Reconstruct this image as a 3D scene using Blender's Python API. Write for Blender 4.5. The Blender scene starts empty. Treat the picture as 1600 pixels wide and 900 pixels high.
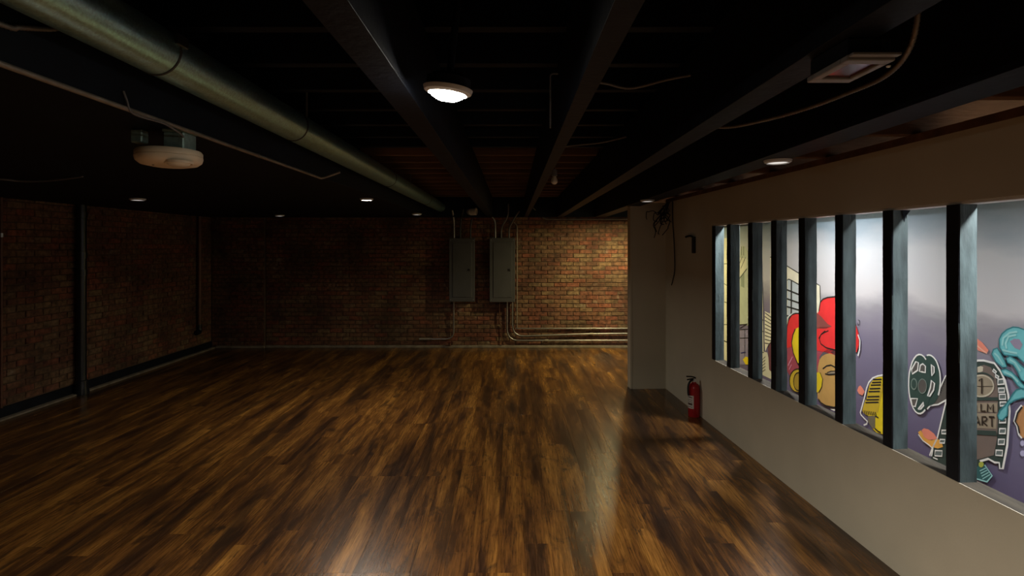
import bpy, bmesh, math, random
from mathutils import Vector, Matrix
random.seed(7)
scn = bpy.context.scene
COL = scn.collection

# ------------------------------------------------------------------ camera, world, exposure
cam_d = bpy.data.cameras.new('camera')
cam = bpy.data.objects.new('camera', cam_d); COL.objects.link(cam)
cam_d.sensor_width = 36.0
cam_d.lens = 36.0 * 870.0 / 1600.0
cam_d.shift_y = -65.0 / 1600.0
cam_d.clip_start = 0.05
cam.location = (0, 0, 1.7)
cam.rotation_euler = (math.pi / 2, 0, 0)
scn.camera = cam
world = bpy.data.worlds.new('world'); scn.world = world
world.use_nodes = True
world.node_tree.nodes['Background'].inputs[0].default_value = (0.02, 0.025, 0.035, 1)
world.node_tree.nodes['Background'].inputs[1].default_value = 0.2
scn.view_settings.view_transform = 'Standard'
scn.view_settings.look = 'None'
scn.view_settings.gamma = 1.0
scn.view_settings.use_curve_mapping = False
scn.view_settings.exposure = 0.38
# downlight powers (watts of light) and colours
P_NEAR, P_MID, P_ADDED, P_ALCOVE, P_CORR, P_DIM = 46.0, 17.0, 27.0, 46.0, 26.0, 0.02
C_ROOM, C_ALCOVE, C_CORR = (1.0, 0.90, 0.76), (1.0, 0.86, 0.42), (0.95, 0.97, 1.0)

# ------------------------------------------------------------------ room dimensions (metres)
XL, YF, YB = -5.03, 9.36, -3.0       # left wall, far wall, back wall
WX, SK = 2.13, 0.0437                # partition face x = WX - SK*y
MX = 3.3                             # mural wall face x = MX - SK*y
ANG = math.atan(SK)
ZB = 2.18                            # underside of beams and soffit

# ------------------------------------------------------------------ helpers
def lin(c):
    return c / 12.92 if c <= 0.04045 else ((c + 0.055) / 1.055) ** 2.4
def hexc(h):
    return tuple(lin(int(h[i:i + 2], 16) / 255) for i in (0, 2, 4)) + (1,)
def link(o, parent=None):
    COL.objects.link(o)
    if parent is not None:
        o.parent = parent
    return o
def obj(name, bm, mats, parent=None, smooth=False):
    me = bpy.data.meshes.new(name)
    bm.normal_update()
    bm.to_mesh(me); bm.free()
    if not isinstance(mats, (list, tuple)):
        mats = [mats]
    for m in mats:
        me.materials.append(m)
    if smooth:
        for p in me.polygons:
            p.use_smooth = True
        me.set_sharp_from_angle(angle=math.radians(38))
    return link(bpy.data.objects.new(name, me), parent)
def empty(name, loc=(0, 0, 0), rz=0.0):
    o = bpy.data.objects.new(name, None)
    o.empty_display_size = 0.05
    o.location = loc; o.rotation_euler = (0, 0, rz)
    return link(o)
def tag(o, label, cat, group=None):
    o['label'] = label; o['category'] = cat
    if group:
        o['group'] = group
    return o
def struct(o, label=None):
    o['kind'] = 'structure'
    if label:
        o['label'] = label
    return o
def box(bm, x0, x1, y0, y1, z0, z1, bev=0.0):
    vs = [bm.verts.new((x, y, z)) for z in (z0, z1) for y in (y0, y1) for x in (x0, x1)]
    fs = []
    for q in ((0, 2, 3, 1), (4, 5, 7, 6), (0, 1, 5, 4), (2, 6, 7, 3), (0, 4, 6, 2), (1, 3, 7, 5)):
        fs.append(bm.faces.new([vs[i] for i in q]))
    if bev > 0:
        es = list({e for f in fs for e in f.edges})
        bmesh.ops.bevel(bm, geom=es, offset=bev, segments=1, affect='EDGES', profile=0.5)
    return bm
def nb():
    return bmesh.new()
def B(*a, **k):
    return box(nb(), *a, **k)
def lathe(bm, prof, n=28, M=None):
    """prof: list of (r, z) revolved round z; M optional matrix"""
    rings = []
    for r, z in prof:
        if r < 1e-6:
            v = Vector((0, 0, z)); rings.append([bm.verts.new(M @ v if M else v)])
        else:
            ring = []
            for k in range(n):
                a = 2 * math.pi * k / n
                v = Vector((r * math.cos(a), r * math.sin(a), z))
                ring.append(bm.verts.new(M @ v if M else v))
            rings.append(ring)
    for a, b in zip(rings, rings[1:]):
        for k in range(n):
            k2 = (k + 1) % n
            if len(a) == 1 and len(b) == 1:
                continue
            if len(a) == 1:
                bm.faces.new([a[0], b[k2], b[k]])
            elif len(b) == 1:
                bm.faces.new([a[k], a[k2], b[0]])
            else:
                bm.faces.new([a[k], a[k2], b[k2], b[k]])
    bmesh.ops.recalc_face_normals(bm, faces=bm.faces)
    return bm
def smooth_path(pts, sub=6):
    pts = [Vector(p) for p in pts]
    if len(pts) < 3:
        return pts
    out = []
    for i in range(len(pts) - 1):
        p0 = pts[max(i - 1, 0)]; p1 = pts[i]; p2 = pts[i + 1]; p3 = pts[min(i + 2, len(pts) - 1)]
        for k in range(sub):
            t = k / sub
            out.append(0.5 * ((2 * p1) + (-p0 + p2) * t + (2 * p0 - 5 * p1 + 4 * p2 - p3) * t * t + (-p0 + 3 * p1 - 3 * p2 + p3) * t ** 3))
    out.append(pts[-1])
    return out
def round_path(pts, rad=0.1, n=6):
    """polyline with rounded corners, for bent conduit"""
    pts = [Vector(p) for p in pts]
    out = [pts[0]]
    for a, b, c in zip(pts, pts[1:], pts[2:]):
        u = (a - b); v = (c - b)
        r = min(rad, u.length * 0.48, v.length * 0.48)
        p = b + u.normalized() * r; q = b + v.normalized() * r
        for k in range(n + 1):
            t = k / n
            out.append(p * (1 - t) ** 2 + b * 2 * t * (1 - t) + q * t * t)
    out.append(pts[-1])
    return out
def tube(bm, path, r, n=10, ribs=0.0):
    path = [Vector(p) for p in path]
    if ribs:
        dense = []
        for a, b in zip(path, path[1:]):
            m = max(1, int((b - a).length / 0.005))
            for k in range(m):
                dense.append(a.lerp(b, k / m))
        dense.append(path[-1]); path = dense
    prev = None; rings = []
    for i, p in enumerate(path):
        t = (path[min(i + 1, len(path) - 1)] - path[max(i - 1, 0)]).normalized()
        if prev is None:
            ref = Vector((0, 0, 1)) if abs(t.z) < 0.9 else Vector((1, 0, 0))
            u = t.cross(ref).normalized()
        else:
            u = (prev - t * prev.dot(t)).normalized()
        prev = u
        w = t.cross(u)
        rr = (r(i / (len(path) - 1)) if callable(r) else r) * (1 + (ribs if i % 2 else -ribs))
        rings.append([bm.verts.new(p + (u * math.cos(2 * math.pi * k / n) + w * math.sin(2 * math.pi * k / n)) * rr) for k in range(n)])
    for a, b in zip(rings, rings[1:]):
        for k in range(n):
            bm.faces.new([a[k], a[(k + 1) % n], b[(k + 1) % n], b[k]])
    bm.faces.new(list(reversed(rings[0]))); bm.faces.new(rings[-1])
    bmesh.ops.recalc_face_normals(bm, faces=bm.faces)
    return bm
def T(path, r, **k):
    return tube(nb(), path, r, **k)

# ------------------------------------------------------------------ materials
def newmat(name):
    m = bpy.data.materials.new(name); m.use_nodes = True
    nt = m.node_tree
    return m, nt, nt.nodes, nt.links, nt.nodes['Principled BSDF']
def mat(name, col, rough=0.5, metal=0.0, var=0.0, vscale=6.0, bump=0.0, bscale=60.0, spec=0.5, stretch=(1, 1, 1)):
    m, nt, N, L, b = newmat(name)
    b.inputs['Roughness'].default_value = rough
    b.inputs['Metallic'].default_value = metal
    b.inputs['Specular IOR Level'].default_value = spec
    c = hexc(col) if isinstance(col, str) else tuple(col) + (1,)
    b.inputs['Base Color'].default_value = c
    if var or bump:
        g = N.new('ShaderNodeNewGeometry')
        mp = N.new('ShaderNodeMapping'); mp.inputs['Scale'].default_value = stretch
        L.new(g.outputs['Position'], mp.inputs['Vector'])
    if var:
        n = N.new('ShaderNodeTexNoise'); n.inputs['Scale'].default_value = vscale; n.inputs['Detail'].default_value = 6
        L.new(mp.outputs[0], n.inputs['Vector'])
        r = N.new('ShaderNodeMapRange'); r.inputs[1].default_value = 0.25; r.inputs[2].default_value = 0.75
        r.inputs[3].default_value = 1 - var; r.inputs[4].default_value = 1 + var
        L.new(n.outputs['Fac'], r.inputs[0])
        mx = N.new('ShaderNodeMix'); mx.data_type = 'RGBA'; mx.blend_type = 'MULTIPLY'; mx.inputs[0].default_value = 1
        mx.inputs[6].default_value = c
        L.new(r.outputs[0], mx.inputs[7])
        L.new(mx.outputs[2], b.inputs['Base Color'])
    if bump:
        n2 = N.new('ShaderNodeTexNoise'); n2.inputs['Scale'].default_value = bscale; n2.inputs['Detail'].default_value = 5
        L.new(mp.outputs[0], n2.inputs['Vector'])
        bp = N.new('ShaderNodeBump'); bp.inputs['Strength'].default_value = bump; bp.inputs['Distance'].default_value = 0.01
        L.new(n2.outputs['Fac'], bp.inputs['Height']); L.new(bp.outputs[0], b.inputs['Normal'])
    return m
def emit(name, col, s):
    m, nt, N, L, b = newmat(name)
    b.inputs['Base Color'].default_value = (0.8, 0.8, 0.8, 1)
    b.inputs['Emission Color'].default_value = tuple(col) + (1,)
    b.inputs['Emission Strength'].default_value = s
    return m
def ramp(N, stops, interp='LINEAR'):
    r = N.new('ShaderNodeValToRGB'); r.color_ramp.interpolation = interp
    e = r.color_ramp.elements
    e[0].position, e[0].color = stops[0]
    e[1].position, e[1].color = stops[-1]
    for p, c in stops[1:-1]:
        k = e.new(p); k.color = c
    return r
def rnd_value(N, L):
    """one random number per separate object and per loose island"""
    oi = N.new('ShaderNodeObjectInfo'); g = N.new('ShaderNodeNewGeometry')
    a = N.new('ShaderNodeMath'); a.operation = 'ADD'
    L.new(oi.outputs['Random'], a.inputs[0]); L.new(g.outputs['Random Per Island'], a.inputs[1])
    f = N.new('ShaderNodeMath'); f.operation = 'FRACT'; L.new(a.outputs[0], f.inputs[0])
    return f.outputs[0], g.outputs['Position']
def math_node(N, L, op, a, b):
    m = N.new('ShaderNodeMath'); m.operation = op
    for i, v in enumerate((a, b)):
        if isinstance(v, (int, float)):
            m.inputs[i].default_value = v
        else:
            L.new(v, m.inputs[i])
    return m.outputs[0]
def mixc(N, L, fac, a, b, mode='MIX'):
    mx = N.new('ShaderNodeMix'); mx.data_type = 'RGBA'; mx.blend_type = mode
    for i, v in ((0, fac), (6, a), (7, b)):
        if isinstance(v, (int, float, tuple)):
            mx.inputs[i].default_value = v
        else:
            L.new(v, mx.inputs[i])
    return mx.outputs[2]
def make_floor_mat():
    m, nt, N, L, b = newmat('scraped_wood')
    rv, pos = rnd_value(N, L)
    off = N.new('ShaderNodeCombineXYZ')
    L.new(math_node(N, L, 'MULTIPLY', rv, 3.0), off.inputs[0]); L.new(math_node(N, L, 'MULTIPLY', rv, 41.0), off.inputs[1]); L.new(math_node(N, L, 'MULTIPLY', rv, 17.0), off.inputs[2])
    ad = N.new('ShaderNodeVectorMath'); ad.operation = 'ADD'; L.new(pos, ad.inputs[0]); L.new(off.outputs[0], ad.inputs[1])
    def nz(sx, sy, detail, rough, dist=0.0, src=ad.outputs[0]):
        mp = N.new('ShaderNodeMapping'); mp.inputs['Scale'].default_value = (sx, sy, 1); L.new(src, mp.inputs['Vector'])
        n = N.new('ShaderNodeTexNoise'); n.inputs['Scale'].default_value = 1; n.inputs['Detail'].default_value = detail
        n.inputs['Roughness'].default_value = rough; n.inputs['Distortion'].default_value = dist
        L.new(mp.outputs[0], n.inputs['Vector']); return n.outputs['Fac']
    streak = nz(9, 0.9, 5, 0.6, 0.45); grain = nz(120, 5.0, 4, 0.7); knots = nz(9, 3.4, 4, 0.6, 0.8); broad = nz(4.5, 0.7, 4, 0.55, 0.6, pos)
    r1 = ramp(N, [(0.30, (0.013, 0.007, 0.005, 1)), (0.41, (0.045, 0.020, 0.009, 1)), (0.51, (0.125, 0.052, 0.013, 1)), (0.66, (0.29, 0.132, 0.027, 1))])
    s = math_node(N, L, 'ADD', math_node(N, L, 'MULTIPLY', streak, 0.52), math_node(N, L, 'MULTIPLY', broad, 0.48))
    s = math_node(N, L, 'ADD', s, math_node(N, L, 'MULTIPLY', math_node(N, L, 'SUBTRACT', rv, 0.5), 0.03))
    L.new(s, r1.inputs[0])
    gr = N.new('ShaderNodeMapRange'); gr.inputs[1].default_value = 0.3; gr.inputs[2].default_value = 0.7; gr.inputs[3].default_value = 0.38; gr.inputs[4].default_value = 1.45
    L.new(grain, gr.inputs[0])
    c1 = mixc(N, L, 1.0, r1.outputs[0], gr.outputs[0], 'MULTIPLY')
    kr = ramp(N, [(0.55, (0, 0, 0, 1)), (0.72, (1, 1, 1, 1))]); L.new(knots, kr.inputs[0])
    c2 = mixc(N, L, math_node(N, L, 'MULTIPLY', kr.outputs[0], 0.8), c1, (0.016, 0.010, 0.007, 1))
    lng = nz(6.0, 0.5, 4, 0.55, 0.5, pos)
    lr = ramp(N, [(0.54, (0, 0, 0, 1)), (0.62, (1, 1, 1, 1))]); L.new(lng, lr.inputs[0])
    c2 = mixc(N, L, math_node(N, L, 'MULTIPLY', lr.outputs[0], 0.62), c2, (0.026, 0.014, 0.008, 1))
    L.new(c2, b.inputs['Base Color'])
    rr = N.new('ShaderNodeMapRange'); rr.inputs[3].default_value = 0.19; rr.inputs[4].default_value = 0.31
    L.new(streak, rr.inputs[0]); L.new(rr.outputs[0], b.inputs['Roughness'])
    b.inputs['Specular IOR Level'].default_value = 0.5
    bp = N.new('ShaderNodeBump'); bp.inputs['Strength'].default_value = 0.35; bp.inputs['Distance'].default_value = 0.004
    hs = math_node(N, L, 'ADD', math_node(N, L, 'MULTIPLY', grain, 0.5), streak)
    L.new(hs, bp.inputs['Height']); L.new(bp.outputs[0], b.inputs['Normal'])
    return m
def make_brick_mat():
    m, nt, N, L, b = newmat('old_brick')
    rv, pos = rnd_value(N, L)
    r1 = ramp(N, [(0.0, (0.110, 0.046, 0.027, 1)), (0.2, (0.175, 0.054, 0.028, 1)), (0.34, (0.140, 0.062, 0.032, 1)), (0.62, (0.125, 0.055, 0.030, 1)), (0.80, (0.138, 0.076, 0.038, 1)), (1.0, (0.150, 0.090, 0.048, 1))])
    L.new(rv, r1.inputs[0])
    n = N.new('ShaderNodeTexNoise'); n.inputs['Scale'].default_value = 22; n.inputs['Detail'].default_value = 6; L.new(pos, n.inputs['Vector'])
    mr = N.new('ShaderNodeMapRange'); mr.inputs[1].default_value = 0.3; mr.inputs[2].default_value = 0.7; mr.inputs[3].default_value = 0.45; mr.inputs[4].default_value = 1.55
    L.new(n.outputs['Fac'], mr.inputs[0])
    c = mixc(N, L, 1.0, r1.outputs[0], mr.outputs[0], 'MULTIPLY')
    n2 = N.new('ShaderNodeTexNoise'); n2.inputs['Scale'].default_value = 5.5; n2.inputs['Detail'].default_value = 7; n2.inputs['Roughness'].default_value = 0.7; L.new(pos, n2.inputs['Vector'])
    k = ramp(N, [(0.60, (0, 0, 0, 1)), (0.72, (1, 1, 1, 1))]); L.new(n2.outputs['Fac'], k.inputs[0])
    c = mixc(N, L, math_node(N, L, 'MULTIPLY', k.outputs[0], 0.6), c, (0.24, 0.205, 0.16, 1))
    n3 = N.new('ShaderNodeTexNoise'); n3.inputs['Scale'].default_value = 1.7; n3.inputs['Detail'].default_value = 5; L.new(pos, n3.inputs['Vector'])
    k3 = ramp(N, [(0.36, (0.55, 0.52, 0.50, 1)), (0.50, (1, 1, 1, 1)), (0.64, (1.25, 1.30, 1.25, 1))]); L.new(n3.outputs['Fac'], k3.inputs[0])
    c = mixc(N, L, 1.0, c, k3.outputs[0], 'MULTIPLY')
    L.new(c, b.inputs['Base Color']); b.inputs['Roughness'].default_value = 0.85
    bp = N.new('ShaderNodeBump'); bp.inputs['Strength'].default_value = 0.6; bp.inputs['Distance'].default_value = 0.006
    L.new(n.outputs['Fac'], bp.inputs['Height']); L.new(bp.outputs[0], b.inputs['Normal'])
    return m
def make_sky_mat():
    m, nt, N, L, b = newmat('mural_sky')
    g = N.new('ShaderNodeNewGeometry'); sp = N.new('ShaderNodeSeparateXYZ'); L.new(g.outputs['Position'], sp.inputs[0])
    n = N.new('ShaderNodeTexNoise'); n.inputs['Scale'].default_value = 1.5; n.inputs['Detail'].default_value = 6
    mp = N.new('ShaderNodeMapping'); mp.inputs['Scale'].default_value = (1, 0.8, 2.6); L.new(g.outputs['Position'], mp.inputs['Vector']); L.new(mp.outputs[0], n.inputs['Vector'])
    z = math_node(N, L, 'ADD', sp.outputs[2], math_node(N, L, 'MULTIPLY', math_node(N, L, 'SUBTRACT', n.outputs['Fac'], 0.5), 0.45))
    f = math_node(N, L, 'DIVIDE', z, 2.1)
    r = ramp(N, [(0.0, hexc('5e5678')), (0.30, hexc('756e8a')), (0.47, hexc('857e92')), (0.55, hexc('9a969e')), (0.62, hexc('c9c6c8')), (0.80, hexc('c3c6ca')), (0.92, hexc('8fa2b0')), (1.0, hexc('7c94a6'))])
    L.new(f, r.inputs[0]); L.new(r.outputs[0], b.inputs['Base Color']); b.inputs['Roughness'].default_value = 0.7
    return m
def make_duct_mat():
    m, nt, N, L, b = newmat('galvanised_duct')
    g = N.new('ShaderNodeNewGeometry')
    v = N.new('ShaderNodeTexVoronoi'); v.inputs['Scale'].default_value = 160; L.new(g.outputs['Position'], v.inputs['Vector'])
    n = N.new('ShaderNodeTexNoise'); n.inputs['Scale'].default_value = 14; n.inputs['Detail'].default_value = 5; L.new(g.outputs['Position'], n.inputs['Vector'])
    sep = N.new('ShaderNodeSeparateColor'); L.new(v.outputs['Color'], sep.inputs[0])
    f = math_node(N, L, 'ADD', math_node(N, L, 'MULTIPLY', sep.outputs[0], 0.5), math_node(N, L, 'MULTIPLY', n.outputs['Fac'], 0.5))
    r = ramp(N, [(0.2, (0.38, 0.66, 0.68, 1)), (0.8, (0.56, 0.92, 0.94, 1))]); L.new(f, r.inputs[0])
    L.new(r.outputs[0], b.inputs['Base Color']); b.inputs['Metallic'].default_value = 0.95
    rr = N.new('ShaderNodeMapRange'); rr.inputs[3].default_value = 0.30; rr.inputs[4].default_value = 0.40; L.new(f, rr.inputs[0]); L.new(rr.outputs[0], b.inputs['Roughness'])
    return m
M_floor = make_floor_mat(); M_brick = make_brick_mat(); M_sky = make_sky_mat(); M_duct = make_duct_mat()
M_mortar = mat('mortar', (0.090, 0.055, 0.034), 0.95, var=0.35, vscale=9, bump=0.5, bscale=40)
M_black = mat('black_ceiling_paint', (0.0035, 0.0065, 0.012), 0.62, var=0.5, vscale=3, spec=0.2)
M_blackwood = mat('black_timber_paint', (0.0045, 0.0065, 0.012), 0.6, var=0.5, vscale=7, bump=0.3, bscale=25, spec=0.2)
M_postshade = mat('shaded_black_post_paint', (0.012, 0.014, 0.019), 0.6, var=0.4, vscale=9, bump=0.3, bscale=30, spec=0.25)  # post black with the unlit room side's shade put into the colour
M_postlit = mat('lit_worn_post_paint', (0.062, 0.086, 0.086), 0.55, var=0.65, vscale=9, bump=0.5, bscale=30, spec=0.4, stretch=(1.5, 1.5, 0.35))  # weathered sides, with the passage light on them painted in as paler teal
M_barewood = mat('bare_joist_wood', (0.15, 0.072, 0.035), 0.8, var=0.5, vscale=5, bump=0.3, bscale=30, stretch=(0.3, 2, 2))
M_sillwood = mat('weathered_sill_wood', (0.055, 0.045, 0.030), 0.85, var=0.6, vscale=8, bump=0.5, bscale=30, stretch=(2, 0.4, 2))
M_wall = mat('beige_wall_paint', (0.60, 0.55, 0.43), 0.72, var=0.05, vscale=2.5, bump=0.05, bscale=90, spec=0.3)
M_graywall = mat('grey_wall_paint', (0.36, 0.35, 0.31), 0.75, var=0.05, vscale=2)
M_subfloor = mat('subfloor', (0.012, 0.007, 0.004), 0.9, var=0.2, vscale=3)
M_concrete = mat('concrete_curb', (0.20, 0.165, 0.125), 0.9, var=0.4, vscale=10, bump=0.4, bscale=40)
M_pipeblack = mat('black_pipe_paint', (0.010, 0.013, 0.017), 0.28, var=0.2, vscale=8, spec=0.6)
M_copper = mat('brown_pipe', (0.12, 0.055, 0.035), 0.38, metal=0.4, var=0.3, vscale=10)
M_emt = mat('conduit_steel', (0.30, 0.29, 0.28), 0.4, metal=0.9, var=0.15, vscale=20)
M_seam = mat('dark_duct_seam', (0.05, 0.055, 0.05), 0.6, metal=0.4, var=0.2)
M_emtdull = mat('dull_conduit_steel', (0.28, 0.25, 0.21), 0.5, metal=0.6, var=0.25, vscale=20)
M_flex = mat('armoured_cable', (0.20, 0.18, 0.16), 0.45, metal=0.6, var=0.2, vscale=30)
M_cable = mat('grey_cable', (0.13, 0.125, 0.125), 0.6, var=0.2, vscale=15)
M_cord = mat('black_cord', (0.010, 0.010, 0.011), 0.55, var=0.2, vscale=10)
M_panel = mat('grey_panel_enamel', (0.070, 0.069, 0.073), 0.5, var=0.1, vscale=6, spec=0.4)
M_paneldark = mat('panel_latch', (0.015, 0.015, 0.016), 0.4, var=0.1)
M_galvbox = mat('galvanised_box', (0.27, 0.40, 0.37), 0.5, metal=0.5, var=0.3, vscale=40)
M_cream = mat('cream_plastic', (0.80, 0.68, 0.50), 0.5, var=0.14, vscale=9)
M_creamlens = mat('cream_lens', (0.85, 0.80, 0.66), 0.3, var=0.08, vscale=20)
M_whitetrim = mat('white_trim', (0.70, 0.70, 0.68), 0.4, var=0.04)
M_whitebox = mat('white_alarm_plastic', (0.24, 0.235, 0.235), 0.45, var=0.08, vscale=20)
M_redlens = mat('dark_red_lens', (0.075, 0.010, 0.012), 0.2, var=0.4, vscale=40)
M_red = mat('red_enamel', (0.36, 0.010, 0.014), 0.3, var=0.08, vscale=12)
M_label = mat('white_label', (0.62, 0.60, 0.55), 0.6, var=0.1, vscale=60)
M_labelink = mat('label_ink', (0.10, 0.06, 0.05), 0.6, var=0.1)
M_steel = mat('bare_steel', (0.5, 0.5, 0.5), 0.3, metal=1.0, var=0.1)
M_glare = emit('near_lamp_lens', (1.0, 0.93, 0.80), 85.0)
M_lit = emit('lit_lens', (1.0, 0.95, 0.84), 14.0)
M_dimlens = emit('faint_lens', (1.0, 0.97, 0.9), 0.55)

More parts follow.
